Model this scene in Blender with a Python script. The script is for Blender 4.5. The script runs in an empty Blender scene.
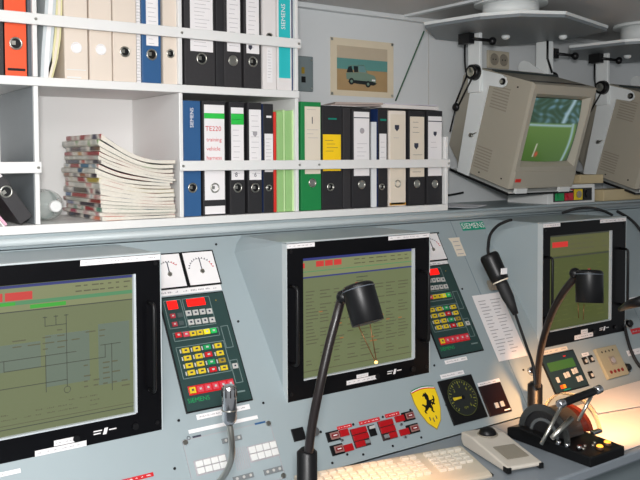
import bpy, math, random
from mathutils import Vector, Matrix
random.seed(4)
S = bpy.context.scene
COL = S.collection
PI = math.pi
R = math.radians

# ------------------------------------------------------------------ materials
def lin(c):
    return tuple(((v/255)/12.92 if v/255 <= .04045 else ((v/255+.055)/1.055)**2.4) for v in c)
MATS = {}
def mat(name, rgb, rough=.5, metal=0., var=.04, scale=30, bump=0., emit=0., trans=0., coat=0., spec=.5, dim=0., alpha=1.):
    if name in MATS: return MATS[name]
    m = bpy.data.materials.new(name); m.use_nodes = True
    nt = m.node_tree; b = nt.nodes['Principled BSDF']; c = lin(rgb)
    b.inputs['Roughness'].default_value = rough; b.inputs['Metallic'].default_value = metal
    b.inputs['Specular IOR Level'].default_value = spec; b.inputs['Alpha'].default_value = alpha
    if trans:
        b.inputs['Transmission Weight'].default_value = trans; b.inputs['IOR'].default_value = 1.12
    if coat: b.inputs['Coat Weight'].default_value = coat
    tc = nt.nodes.new('ShaderNodeTexCoord'); no = nt.nodes.new('ShaderNodeTexNoise')
    no.inputs['Scale'].default_value = scale; no.inputs['Detail'].default_value = 4
    nt.links.new(tc.outputs['Object'], no.inputs['Vector'])
    mx = nt.nodes.new('ShaderNodeMix'); mx.data_type = 'RGBA'
    mx.inputs[6].default_value = tuple(max(0, v*(1-var)) for v in c)+(1,)
    mx.inputs[7].default_value = tuple(min(1, v*(1+var)) for v in c)+(1,)
    nt.links.new(no.outputs['Fac'], mx.inputs[0]); nt.links.new(mx.outputs[2], b.inputs['Base Color'])
    if bump:
        bp = nt.nodes.new('ShaderNodeBump'); bp.inputs['Strength'].default_value = bump; bp.inputs['Distance'].default_value = .001
        nt.links.new(no.outputs['Fac'], bp.inputs['Height']); nt.links.new(bp.outputs[0], b.inputs['Normal'])
    if emit:
        b.inputs['Emission Strength'].default_value = emit
        nt.links.new(mx.outputs[2], b.inputs['Emission Color'])
        if dim:  # dark glass surface, the colour comes from the lit picture
            nt.links.remove(b.inputs['Base Color'].links[0]); b.inputs['Base Color'].default_value = (dim, dim, dim*.9, 1)
    MATS[name] = m; return m

wall_m = mat('wall paint', (218, 221, 222), .45, var=.02, scale=4)
ceil_m = mat('ceiling panel', (196, 194, 192), .5, var=.03, scale=3)
shelf_m = mat('shelf lacquer', (226, 225, 223), .4, var=.02, scale=5)
cons_m = mat('console enamel', (153, 165, 169), .42, var=.03, scale=6)
cons_l = mat('console edge', (186, 194, 196), .4, var=.03, scale=6)
bez_m = mat('bezel black', (8, 8, 11), .3, var=.2, spec=.2)
blk = mat('black plastic', (14, 14, 16), .4, var=.15, spec=.35)
blk2 = mat('black board', (34, 33, 36), .6, var=.15, scale=80, bump=.2)
rub = mat('rubber', (22, 22, 24), .65)
grey_d = mat('dark grey board', (84, 90, 98), .6)
wht = mat('white label', (236, 232, 232), .55, var=.02)
wht2 = mat('white plastic', (222, 222, 220), .45, var=.02)
ink = mat('ink grey', (168, 163, 167), .7)
inkd = mat('ink dark', (52, 54, 70), .7)
chrome = mat('chrome', (215, 215, 218), .14, metal=1., var=.02)
steel = mat('steel ring', (190, 188, 180), .3, metal=1., var=.05)
beige = mat('beige casing', (168, 161, 146), .5, var=.02, scale=20)
beige_d = mat('beige casing dark', (146, 138, 124), .5)
paperm = mat('paper', (226, 220, 216), .7, var=.03, scale=20)
pages = mat('page edges', (214, 208, 196), .8, var=.12, scale=160)
arm_m = mat('bracket white', (228, 231, 230), .4, var=.02)
plate_m = mat('plate grey', (122, 128, 132), .45)
floor_m = mat('floor vinyl', (90, 96, 100), .5)
red_m = mat('red key', (196, 24, 34), .4)
redlit = mat('red display', (250, 20, 14), .4, emit=1.0)
yel_m = mat('yellow key', (214, 186, 40), .4)
yel_d = mat('key amber', (150, 128, 40), .4)
grn_m = mat('green key', (24, 150, 84), .4)
kgry = mat('grey key', (190, 188, 184), .4)
kdk = mat('dark key', (72, 84, 84), .4)
kpan = mat('keypad membrane', (38, 62, 60), .4)
kline = mat('keypad outline', (110, 128, 126), .5)
teal = mat('teal print', (0, 128, 110), .5)
overlay = mat('grey liner', (124, 130, 134), .5)
glass = mat('clear plastic', (222, 234, 230), .08, alpha=.38, var=0, spec=.8)

# ------------------------------------------------------------------ mesh builder
class MB:
    def __init__(s, ox=0., oy=0.):
        s.v = []; s.f = []; s.fm = []; s.mats = []; s.o = (ox, oy); s.sm = []
    def mi(s, m):
        if m not in s.mats: s.mats.append(m)
        return s.mats.index(m)
    def add(s, vs, fs, m, smooth=False):
        k = len(s.v); i = s.mi(m)
        s.v += [tuple(p) for p in vs]
        for f in fs:
            s.f.append([k+j for j in f]); s.fm.append(i); s.sm.append(smooth)
        return s
    def box(s, x0, y0, z0, x1, y1, z1, m):
        ox, oy = s.o; x0 -= ox; x1 -= ox; y0 -= oy; y1 -= oy
        vs = [(x, y, z) for x in (x0, x1) for y in (y0, y1) for z in (z0, z1)]
        return s.add(vs, [(0,1,3,2),(4,6,7,5),(0,4,5,1),(2,3,7,6),(0,2,6,4),(1,5,7,3)], m)
    def poly(s, pts, z0, z1, m, axis='z'):
        ox, oy = s.o; n = len(pts)
        def q(p, z):
            x, y = p[0]-ox, p[1]-oy
            return (x, y, z) if axis == 'z' else ((z, x, y) if axis == 'x' else (x, z, y))
        vs = [q(p, z0) for p in pts]+[q(p, z1) for p in pts]
        fs = [tuple(range(n))[::-1], tuple(range(n, 2*n))]+[(i, (i+1) % n, n+(i+1) % n, n+i) for i in range(n)]
        return s.add(vs, fs, m)
    def tube(s, pts, r, m, n=10, caps=True):
        pts = [Vector(p) for p in pts]
        if not isinstance(r, (list, tuple)): r = [r]*len(pts)
        vs = []; fs = []; up = None
        for i, p in enumerate(pts):
            d = (pts[min(i+1, len(pts)-1)]-pts[max(i-1, 0)])
            if d.length < 1e-9: d = Vector((0, 0, 1))
            d.normalize()
            if up is None: up = Vector((0, 0, 1)) if abs(d.z) < .9 else Vector((1, 0, 0))
            a = d.cross(up).normalized(); b = a.cross(d).normalized(); up = b
            for k in range(n):
                t = 2*PI*k/n; vs.append(p+a*math.cos(t)*r[i]+b*math.sin(t)*r[i])
        for i in range(len(pts)-1):
            for k in range(n):
                fs.append((i*n+k, i*n+(k+1) % n, (i+1)*n+(k+1) % n, (i+1)*n+k))
        s.add(vs, fs, m, True)
        if caps:
            k0 = len(s.v)-len(vs); i = s.mi(m)
            s.f.append([k0+j for j in range(n)][::-1]); s.fm.append(i); s.sm.append(False)
            s.f.append([k0+len(vs)-n+j for j in range(n)]); s.fm.append(i); s.sm.append(False)
        return s
    def cyl(s, p0, p1, r, m, n=24, r2=None):
        p0 = Vector(p0); p1 = Vector(p1)
        vs = []; d = (p1-p0).normalized(); up = Vector((0, 0, 1)) if abs(d.z) < .9 else Vector((1, 0, 0))
        a = d.cross(up).normalized(); b = a.cross(d)
        for p, rr in ((p0, r), (p1, r if r2 is None else r2)):
            for k in range(n):
                t = 2*PI*k/n; vs.append(p+(a*math.cos(t)+b*math.sin(t))*rr)
        s.add(vs, [(k, (k+1) % n, n+(k+1) % n, n+k) for k in range(n)], m, True)
        k0 = len(s.v)-2*n; i = s.mi(m)
        for f in ([k0+j for j in range(n)][::-1], [k0+n+j for j in range(n)]):
            s.f.append(f); s.fm.append(i); s.sm.append(False)
        return s
    def torus(s, c, nrm, r1, r2, m, n=28, k=8):
        c = Vector(c); d = Vector(nrm).normalized(); up = Vector((0, 0, 1)) if abs(d.z) < .9 else Vector((1, 0, 0))
        a = d.cross(up).normalized(); b = a.cross(d); vs = []; fs = []
        for i in range(n):
            t = 2*PI*i/n; q = a*math.cos(t)+b*math.sin(t)
            for j in range(k):
                u = 2*PI*j/k; vs.append(c+q*(r1+r2*math.cos(u))+d*r2*math.sin(u))
        for i in range(n):
            for j in range(k):
                fs.append((i*k+j, i*k+(j+1) % k, ((i+1) % n)*k+(j+1) % k, ((i+1) % n)*k+j))
        return s.add(vs, fs, m, True)
    def ball(s, c, r, m, sc=(1, 1, 1), n=16, k=10):
        vs = []; fs = []
        for i in range(k+1):
            p = PI*i/k
            for j in range(n):
                t = 2*PI*j/n
                vs.append((c[0]+r*sc[0]*math.sin(p)*math.cos(t), c[1]+r*sc[1]*math.sin(p)*math.sin(t), c[2]+r*sc[2]*math.cos(p)))
        for i in range(k):
            for j in range(n):
                fs.append((i*n+j, i*n+(j+1) % n, (i+1)*n+(j+1) % n, (i+1)*n+j))
        return s.add(vs, fs, m, True)
    def text(s, txt, cx, cy, h, z, m, rot=0., axis='z', shear=0.):
        cu = bpy.data.curves.new('t', 'FONT'); cu.body = txt; cu.size = h; cu.align_x = 'CENTER'; cu.align_y = 'CENTER'
        cu.shear = shear; cu.resolution_u = 2
        ob = bpy.data.objects.new('t', cu); me = ob.to_mesh()
        c_, s_ = math.cos(rot), math.sin(rot); ox, oy = s.o; vs = []
        for v in me.vertices:
            x = v.co.x*c_-v.co.y*s_+cx-ox; y = v.co.x*s_+v.co.y*c_+cy-oy
            vs.append((x, y, z) if axis == 'z' else (x, z, y))
        s.add(vs, [tuple(p.vertices) for p in me.polygons], m)
        ob.to_mesh_clear(); bpy.data.objects.remove(ob); bpy.data.curves.remove(cu)
        return s
    def build(s, name, parent=None, bevel=0., loc=None, rot=None, fixn=True):
        me = bpy.data.meshes.new(name); me.from_pydata(s.v, [], s.f)
        for m in s.mats: me.materials.append(m)
        me.polygons.foreach_set('material_index', s.fm); me.polygons.foreach_set('use_smooth', s.sm)
        me.update()
        if fixn:
            import bmesh
            bm = bmesh.new(); bm.from_mesh(me); bmesh.ops.recalc_face_normals(bm, faces=bm.faces); bm.to_mesh(me); bm.free()
        ob = bpy.data.objects.new(name, me); COL.objects.link(ob)
        if parent: ob.parent = parent
        if loc: ob.location = loc
        if rot: ob.rotation_euler = rot
        if bevel:
            b = ob.modifiers.new('b', 'BEVEL'); b.width = bevel; b.segments = 2; b.limit_method = 'ANGLE'; b.angle_limit = R(50)
        return ob

def tag(o, label, cat, group=None):
    o['label'] = label; o['category'] = cat
    if group: o['group'] = group
    return o
def thing(name, label, cat, loc=(0, 0, 0), rot=(0, 0, 0), group=None):
    o = bpy.data.objects.new(name, None); COL.objects.link(o); o.empty_display_size = .02
    o.location = loc; o.rotation_euler = rot
    return tag(o, label, cat, group)
def struct(o): o['kind'] = 'structure'; return o
def lines(mb, x0, y0, x1, y1, z, m, rows, cols=1, fill=.55, seed=1, th=.35):
    """small print too fine to read: broken strokes"""
    rnd = random.Random(seed); dy = (y1-y0)/rows
    for i in range(rows):
        y = y0+dy*(i+.5)
        cw = (x1-x0)/cols
        for c in range(cols):
            if rnd.random() > fill+.3: continue
            a = x0+c*cw+cw*.06; b = min(a+cw*(.35+.55*rnd.random()), x1)
            if th < .3 or dy*th < .0009: mb.box(a, y-dy*th/2, z, b, y+dy*th/2, z+.0003, m); continue
            while a < b:  # broken into letter-sized ticks
                e = a+dy*.22*(.6+rnd.random()); mb.box(a, y-dy*th*.42, z, min(e, b), y+dy*th*.42*(rnd.random() > .35), z+.0003, m); a = e+dy*.13

# ------------------------------------------------------------------ room
mb = MB(); mb.box(-2.6, 0, 0, 3.8, .08, 2.03, wall_m)
for x in (-.9, .35, 1.2, 2.3): mb.box(x-.002, -.0015, 1.3, x+.002, 0, 2.03, ceil_m)
struct(mb.build('wall_back'))
struct(MB().box(-2.6, -3.4, -.05, 3.8, .08, 0, floor_m).build('floor'))
mb = MB(); mb.box(-2.6, -3.4, 2.03, 3.8, .08, 2.1, ceil_m)
struct(mb.build('ceiling'))
tr = MB(); tr.box(-2.6, -.03, 2.012, 3.8, 0, 2.03, wall_m); struct(tr.build('trim_1', bevel=.003))
tr = MB(); tr.box(1.05, -3.3, 2.022, 1.075, -.03, 2.03, wall_m); struct(tr.build('trim_2'))
tr = MB(); tr.box(-2.6, -.60, 2.022, 1.05, -.575, 2.03, wall_m); struct(tr.build('trim_3'))

# ------------------------------------------------------------------ shelf unit
SH = thing('wall_shelf', 'white open wall shelving with retaining rails above the grey console', 'shelf', (0, 0, 1.321))
def sb(name, x0, x1, y0, y1, z0, z1, bev=.0015): return MB().box(x0, y0, z0-1.321, x1, y1, z1-1.321, shelf_m).build(name, SH, bevel=bev)
sb('shelf_board', -1.5, .98, -.335, -.008, 1.321, 1.342)
sb('shelf_board', -1.5, .378, -.335, -.008, 1.676, 1.697)
sb('back_panel', -1.5, .378, -.008, -.001, 1.321, 2.008, 0)
for x in (-.385, -.007, .364): sb('divider', x, x+.011, -.334, -.009, 1.3425, 1.6755)
for x in (-.385, -.007, .364): sb('divider', x, x+.011, -.334, -.009, 1.6975, 2.008)
for z0, z1 in ((1.343, 1.675), (1.698, 2.007)): MB().box(-.3865, -.326, z0-1.321, -.3852, -.010, z1-1.321, overlay).build('grey_overlay', SH)  # thin grey sheets laid over the left face of the left divider
sb('side_panel', -1.516, -1.5, -.335, -.001, 1.321, 2.008)
sb('side_panel', .9675, .98, -.335, -.009, 1.3425, 1.57)
sb('rail', -1.5, .378, -.345, -.3355, 1.820, 1.847)
sb('rail', -1.5, -.372, -.345, -.3355, 1.467, 1.494)
sb('rail', -.010, .98, -.345, -.3355, 1.467, 1.494)
for x, z in ((-.38, 1.833), (-.002, 1.833), (.37, 1.833), (-.38, 1.48), (-.002, 1.48), (.37, 1.48), (.44, 1.48), (.972, 1.48)):
    MB().cyl((x, -.347, z-1.321), (x, -.345, z-1.321), .0035, steel, 12).build('screw', SH)

# ------------------------------------------------------------------ ring binders and files
def binder(x0, x1, z0, ztop, cm, label, lab=None, ring=None, group=None, name='ring_binder', extra=None, side=None, tilt=0, y=-.322, ringm=None, deep=.285):
    """origin at the lower left corner of the spine; spine faces the room"""
    w = x1-x0-.001; h = ztop-z0
    t = thing(name, label, 'binder', (x0, y, z0+.0005), (0, tilt, 0), group)
    c = MB(); sm = side or cm
    c.box(0, 0, 0, w, .004, h, cm)
    c.box(0, .004, 0, .0028, deep, h, sm); c.box(w-.0028, .004, 0, w, deep, h, sm)
    c.build('cover', t, bevel=.0012)
    MB().box(.0035, .012, .004, w-.0035, deep-.01, h-.016, pages).build('pages', t)
    if lab:
        for q in lab:
            lx0, lz0, lx1, lz1, lm = q[:5]
            m = MB(); lx0 *= w; lx1 *= w; lz0 -= z0; lz1 -= z0
            m.box(lx0, -.0008, lz0, lx1, 0, lz1, lm)
            if len(q) > 5:
                for kind, *a in q[5]:
                    if kind == 'bar': m.box(a[0]*w, -.0012, a[1]-z0, a[2]*w, -.0008, a[3]-z0, a[4])
                    if kind == 'ln':
                        rnd = random.Random(a[4]); n = a[3]
                        for i in range(n):
                            zz = a[0]-z0+(a[1]-a[0])*(i+.5)/n
                            xa = lx0+(lx1-lx0)*(.12+.1*rnd.random()); xb = lx1-(lx1-lx0)*(.1+.35*rnd.random())
                            m.box(xa, -.0012, zz-.0005, xb, -.0008, zz+.0005, a[2])
                    if kind == 'crest':
                        cx, cz, r_ = a[0]*w, a[1]-z0, a[2]
                        m.poly([(cx-r_, cz+r_), (cx+r_, cz+r_), (cx+r_, cz-r_*.3), (cx, cz-r_*1.3), (cx-r_, cz-r_*.3)], -.0012, -.0008, a[3], 'y')
                    if kind == 'disc':
                        m.cyl((a[0]*w, -.0012, a[1]-z0), (a[0]*w, -.0008, a[1]-z0), a[2], a[3], 20)
                    if kind == 'txt': m.text(a[0], a[1]*w, a[2]-z0, a[3], -.0013, a[4], a[5] if len(a) > 5 else 0, 'y')
            m.build('spine_label', t)
    if ring:
        rx, rz = ring[0]*w, ring[1]-z0; rr = ring[2] if len(ring) > 2 else .0125
        o = MB(); o.torus((rx, -.0008, rz), (0, 1, 0), rr, .0022, ringm or steel); ro = o.build('finger_ring', t)
        MB().cyl((rx, -.0006, rz), (rx, .0002, rz), rr-.001, blk if ringm is None else ringm, 24).build('ring_hole', ro)
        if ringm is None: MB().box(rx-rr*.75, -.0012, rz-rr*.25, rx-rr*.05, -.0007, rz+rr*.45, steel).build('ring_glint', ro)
    return t
beb = mat('beige binder board', (222, 208, 194), .55, var=.02)
blu = mat('blue binder', (40, 86, 134), .5)
navy = mat('navy binder', (28, 50, 96), .5)
orange = mat('orange binder', (232, 82, 36), .5)
green = mat('green binder', (22, 128, 66), .5)
lgreen = mat('pale green file', (150, 192, 124), .6)
lgreen2 = mat('pale green file edge', (190, 222, 160), .6)
cream = mat('cream label', (226, 214, 196), .6, var=.02)
cremf = mat('cream file', (214, 208, 160), .6)
yell = mat('yellow label', (250, 206, 20), .55)
brightg = mat('green stripe', (40, 190, 70), .55)
cyan = mat('turquoise label', (40, 186, 190), .5)
blkb = mat('black binder cloud', (46, 44, 46), .6, var=.25, scale=200)
gfile = mat('grey sheet', (196, 202, 204), .5)
rpen = mat('red handwriting', (206, 30, 44), .6)
ochre = mat('ochre band', (206, 150, 60), .6)
redf = mat('red file', (214, 44, 30), .5)
U0 = 1.6975; L0 = 1.3425; UT = 2.0
G1 = 'ring binders on the upper shelf'; G2 = 'ring binders on the lower shelf'
# upper shelf, far left bay
binder(-.50, -0.4479, U0, UT, blkb, 'black ring binder at the extreme left edge, left of the orange one', group=G1)
binder(-0.4456, -0.3951, U0, UT, orange, 'orange ring binder on the upper shelf with a black band at its foot', [(.1, U0+.012, .92, U0+.018, blk)], (.5, 1.774, .0135), G1, side=blkb)
binder(-0.3928, -0.374, U0, UT, grey_d, 'narrow dark grey file between the orange binder and the shelf divider', group=G1, name='file_folder')
# upper shelf, second bay
def soft_file(name, label, pts, thick, m, m2, z0, grp):
    """a slumped soft file: curved sheet bundle, pts = (x,z) centre line, constant thickness"""
    t = thing(name, label, 'file', (pts[0][0], -.315, z0), (0, 0, 0), grp)
    c = MB()
    a = [(p[0]-pts[0][0], p[1]-z0) for p in pts]
    out = [(x, z) for x, z in a]+[(x+thick, z) for x, z in reversed(a)]
    c.poly(out, 0, .25, m, 'y'); c.build('cover', t)
    e = MB(); e.poly([(x+thick*.3, z) for x, z in a]+[(x+thick*.7, z) for x, z in reversed(a)], -.002, 0, m2, 'y'); e.build('pages', t)
    return t
soft_file('plastic_folder', 'clear grey plastic folder slumped against the shelf divider, left of the cream file', [(-0.3628, U0+.0005), (-0.3586, U0+.07), (-0.3517, U0+.14), (-0.3461, U0+.21), (-0.3433, UT)], .026, gfile, wht, U0, None)
soft_file('paper_file', 'cream curved paper file between grey plastic folder and beige binders', [(-0.3533+.004, U0+.0005), (-0.3359, U0+.05), (-0.3279, U0+.10), (-0.3236, U0+.16), (-0.3191, UT)], .016, cremf, cream, U0, None)
binder(-0.3053, -0.2466, U0, UT, beb, 'beige ring binder, leftmost of three, with a glossy strip at its foot', [(.08, U0+.022, .9, U0+.024, wht2), (.08, U0+.002, .7, U0+.006, wht2)], (.5, 1.775, .012), G1, ringm=wht)
binder(-0.2428, -0.1845, U0, UT, beb, 'beige ring binder with pale button, middle of the three', None, (.5, 1.775, .012), G1, ringm=wht)
binder(-0.1819, -0.1188, U0, UT, beb, 'beige ring binder with half dark finger hole, beside the spiral bound book', None, (.5, 1.774, .012), G1)
t = thing('spiral_book', 'white spiral bound book between beige and blue binders', 'book', (-0.1161, -.315, U0+.0005))
MB().box(0, 0, 0, .011, .22, .296, wht).build('pages', t)
m = MB()
for i in range(36): m.torus((.0055, -.002, .006+i*.008), (0, 0, 1), .0045, .0011, wht2, 12, 5)
m.build('spiral', t)
binder(-0.1037, -0.0506, U0, UT, blu, 'blue ring binder on the upper shelf with a white title label', [(.22, 1.795, .86, UT-.01, wht, [('ln', 1.795, UT-.02, ink, 16, 5)])], (.5, 1.772, .013), G1)
binder(-0.04492, -0.003213, U0, UT, beb, 'narrow beige binder beside the shelf divider and the blue binder', None, (.5, 1.778, .010), G1)
# upper shelf, third bay
def wl(z0, z1, x0=.12, x1=.86, seed=1, m=None, n=14, mm=None, more=()):
    return (x0, z0, x1, z1, m or wht, [('ln', z0+.01, z1-.01, mm or ink, n, seed)]+list(more))
binder(0.01726, 0.1091, U0, UT, blkb, 'wide black binder with big white label, first right of upper divider', [wl(1.79, UT-.006, .18, .93, 3, n=18)], (.55, 1.771, .014), G1)
binder(0.1122, 0.1356, U0, UT, blk2, 'plain black file between two labelled black binders on the upper shelf', group=G1, name='file_folder')
binder(0.1371, 0.1927, U0, UT, blkb, 'black binder with silver-filled finger ring and white label on upper shelf', [wl(1.797, UT-.006, .16, .92, 4)], (.5, 1.772, .013), G1, ringm=steel)
binder(0.2008, 0.2565, U0, UT, blkb, 'black binder with crest printed low on its white label, upper shelf', [wl(1.796, UT-.006, .12, .88, 6, more=[('crest', .35, 1.813, .006, inkd)])], (.5, 1.773, .013), G1)
binder(0.2615, 0.3071, U0, UT, mat('white binder board', (228, 222, 220), .5), 'white ring binder left of the turquoise labelled one', [(.3, U0+.02, .7, 1.817, wht, [('ln', U0+.03, 1.811, ink, 10, 8)])], (.5, 1.848, .010), G1)
binder(0.3105, 0.3607, U0, UT, mat('white binder board', (228, 222, 220), .5), 'white binder with long turquoise label reading upwards, end of upper shelf', [(.1, U0+.035, .9, UT-.006, cyan, [('txt', 'SIEMENS', .42, 1.91, .020, wht, PI/2)])], None, G1)
binder(0.3624, 0.3765, U0, UT, navy, 'thin navy blue file at the end of the upper shelf', group=G1, name='file_folder')

# lower shelf, third bay
binder(0.01004, 0.06236, L0, 1.656, blu, 'blue ring binder beside the magazine stack with white maker name', [(.3, 1.577, .7, 1.64, blu, [('txt', 'SIEMENS', .5, 1.61, .0145, wht, PI/2)])], (.5, 1.42, .012), G2)
b = binder(0.06843, 0.1397, L0, 1.658, blk2, 'black binder with white spine, green stripe and red handwriting', [
    (.06, 1.385, .94, 1.647, wht, [('bar', .06, 1.609, .94, 1.624, brightg),
     ('txt', 'TE220', .45, 1.581, .019, rpen), ('txt', 'training', .48, 1.551, .0155, rpen), ('txt', 'vehicle', .45, 1.526, .0155, rpen), ('txt', 'harness', .48, 1.501, .0155, rpen)]),
    (.06, 1.346, .94, 1.368, wht)], (.5, 1.418, .012), G2)
binder(0.1523, 0.2006, L0, 1.658, blk2, 'black binder whose white label has a bright green block', [wl(1.439, 1.642, .08, .92, 12, n=12, more=[('bar', .08, 1.594, .92, 1.625, brightg), ('txt', '8', .4, 1.453, .018, inkd)])], (.5, 1.417, .012), G2)
binder(0.2104, 0.2567, L0, 1.658, blk2, 'black binder with crest on plain white label, left of the red-edged file', [wl(1.438, 1.638, .08, .94, 15, n=12, more=[('crest', .5, 1.569, .007, ink), ('txt', '6', .5, 1.452, .018, inkd)])], (.5, 1.415, .012), G2)
binder(0.2617, 0.2956, L0, 1.656, blk2, 'slim black file with short white label next to a red file', [wl(1.46, 1.57, .1, .95, 18, n=9), (.3, 1.616, .8, 1.622, wht)], (.5, 1.414, .008), G2, side=navy, name='file_folder')
binder(0.2973, 0.3059, L0, 1.634, redf, 'thin red file squeezed between black and pale green files', group=G2, name='file_folder')
G3 = 'pale green files in lower shelf bay'
for a_, b_, mm in ((277, 281.5, lgreen), (281.8, 286, lgreen), (286.3, 290.5, lgreen), (290.8, 295.8, lgreen2)): pass
binder(0.3076, 0.329, L0, 1.635, lgreen, 'pale green paper file touching the red file', group=G3, name='file_folder', ring=None)
binder(0.3297, 0.3359, L0, 1.641, lgreen2, 'thin light cream-green file between two wider pale green files', group=G3, name='file_folder')
binder(0.3366, 0.358, L0, 1.638, lgreen, 'pale green paper file, second of the wide ones from the red file', group=G3, name='file_folder')
binder(0.3591, 0.3725, L0, 1.641, lgreen2, 'light cream-green file touching the shelf divider', group=G3, name='file_folder')
# lower shelf, fourth bay
cr = ('crest',)
binder(0.3917, 0.4646, L0, 1.667, green, 'green ring binder with cream label numbered 1', [(.18, 1.452, .96, 1.653, cream, [('txt', '1', .55, 1.611, .03, inkd), ('ln', 1.554, 1.59, ink, 3, 22), ('ln', 1.638, 1.65, ink, 1, 3)])], (.55, 1.425, .012), G2, ringm=steel)
binder(0.4683, 0.5439, L0, 1.658, blk2, 'black ring binder with yellow label below a small teal mark', [(.03, 1.46, .93, 1.571, yell, [('ln', 1.515, 1.558, inkd, 4, 25)]), (.3, 1.616, .72, 1.621, teal)], (.4, 1.411, .011), G2)
binder(0.5477, 0.5768, L0, 1.654, blkb, 'plain dark file between yellow labelled and white labelled black binders', group=G2, name='file_folder')
binder(0.5827, 0.6564, L0, 1.653, blk2, 'black binder with round stamp on a tall white label, fourth bay', [(.08, 1.443, .92, 1.643, wht, [('bar', .08, 1.623, .92, 1.626, inkd), ('disc', .52, 1.584, .009, ink), ('ln', 1.499, 1.55, ink, 4, 33)])], (.5, 1.416, .0125), G2, ringm=steel)
binder(0.6604, 0.6808, L0, 1.613, mat('white card', (224, 226, 228), .6), 'thin white card folder beside narrow black file', group=G2, name='file_folder')
binder(0.687, 0.7264, L0, 1.655, blk2, 'narrow black binder with long narrow white label and teal mark', [(.1, 1.467, .85, 1.576, wht, [('ln', 1.477, 1.557, ink, 5, 2)]), (.2, 1.617, .85, 1.623, teal)], (.35, 1.407, .009), G2, side=navy)
binder(0.7326, 0.8029, L0, 1.651, mat('off white spine', (234, 222, 210), .6), 'off-white binder with dark crest and ochre band at its foot', [(.06, 1.348, .94, 1.639, cream, [('crest', .45, 1.596, .009, inkd), ('ln', 1.557, 1.57, ink, 1, 2)]), (.0, L0+.003, 1, 1.354, ochre)], (.5, 1.415, .011), G2, ringm=steel)
binder(0.8159, 0.8866, L0, 1.653, blk2, 'black binder with creased cream label taped crookedly', [(.06, 1.436, .95, 1.634, cream, [('crest', .45, 1.538, .009, inkd), ('ln', 1.574, 1.624, inkd, 3, 5), ('ln', 1.443, 1.518, inkd, 4, 9)])], (.5, 1.413, .0115), G2, ringm=steel)
binder(0.897, 0.9665, L0, 1.656, blk2, 'rightmost black binder on the shelf, small crest on white label', [(.05, 1.438, .95, 1.637, wht, [('bar', .05, 1.619, .95, 1.622, inkd), ('crest', .5, 1.579, .007, inkd), ('ln', 1.525, 1.559, ink, 2, 5)])], (.5, 1.411, .0115), G2, ringm=steel)
# leaning files in the far left lower bay
binder(-.487, -.452, L0+.001, L0+.19, blkb, 'black ring binder leaning to the left in the lower left bay', [(.1, L0+.12, .9, L0+.185, wht, [('ln', L0+.13, L0+.18, rpen, 4, 3)])], (.5, L0+.085, .013), None, tilt=R(-33)).location.x = -.418
tb = thing('leaflet', 'white and pink leaflet slumped below the leaning binder', 'paper', (-.455, -.33, L0+.0005), (0, R(-38), 0))
MB().box(0, 0, 0, .006, .2, .10, mat('pink leaflet', (226, 170, 190), .6)).build('sheet', tb); 
MB().box(-.004, 0, 0, -.001, .2, .10, wht).build('sheet', tb)

# papers on top of the fourth bay's binders
t = MB()
zt = 1.669+.002
def sheet(mb, cx, cy, w, d, z, a, m, th=.0012, sag=0):
    c_, s_ = math.cos(a), math.sin(a); n = 6; vs = []; fs = []
    for lay in (0, th):
        for i in range(n+1):
            for j in range(n+1):
                u = (i/n-.5)*w; v = (j/n-.5)*d
                vs.append((cx+u*c_-v*s_, cy+u*s_+v*c_, z+lay+sag*((i/n-.5)**2*4+(j/n-.5)**2)))
    k = (n+1)**2
    for i in range(n):
        for j in range(n):
            q = i*(n+1)+j
            fs += [(q, q+1, q+n+2, q+n+1), (k+q, k+q+n+1, k+q+n+2, k+q+1)]
    for i in range(n):
        for q, r_ in ((i, i+1), (n*(n+1)+i, n*(n+1)+i+1), (i*(n+1), (i+1)*(n+1)), (i*(n+1)+n, (i+1)*(n+1)+n)):
            fs.append((q, r_, k+r_, k+q))
    mb.add(vs, fs, m); return mb
brownp = mat('brown booklet cover', (150, 136, 130), .6)
for i, (cx, cy, w, d, dz, a, m, l, cat) in enumerate((
    (.56, -.17, .20, .28, 0, .05, wht, 'white sheet lying left under the brown booklets on top of binders', 'paper'),
    (.64, -.19, .17, .24, .002, -.25, brownp, 'brown booklet on top of the binders, lower of two', 'booklet'),
    (.665, -.19, .16, .23, .009, -.32, mat('tan booklet cover', (170, 154, 146), .6), 'tan booklet on top of the binders, upper of two', 'booklet'),
    (.83, -.17, .26, .28, .0, .04, paperm, 'large white paper stack on binders at the right shelf end', 'paper'),
    (.85, -.18, .22, .25, .0135, -.06, mat('lilac paper', (206, 200, 210), .7), 'lilac sheet topmost on the papers at right shelf end', 'paper'))):
    o = sheet(MB(), 0, 0, w, d, 0, 0, m, (.001, .005, .006, .012, .003)[i]).build('booklet' if cat == 'booklet' else 'paper_sheet', loc=(cx, cy, 1.654+.006+dz), rot=(0, 0, a)); tag(o, l, cat)

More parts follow.
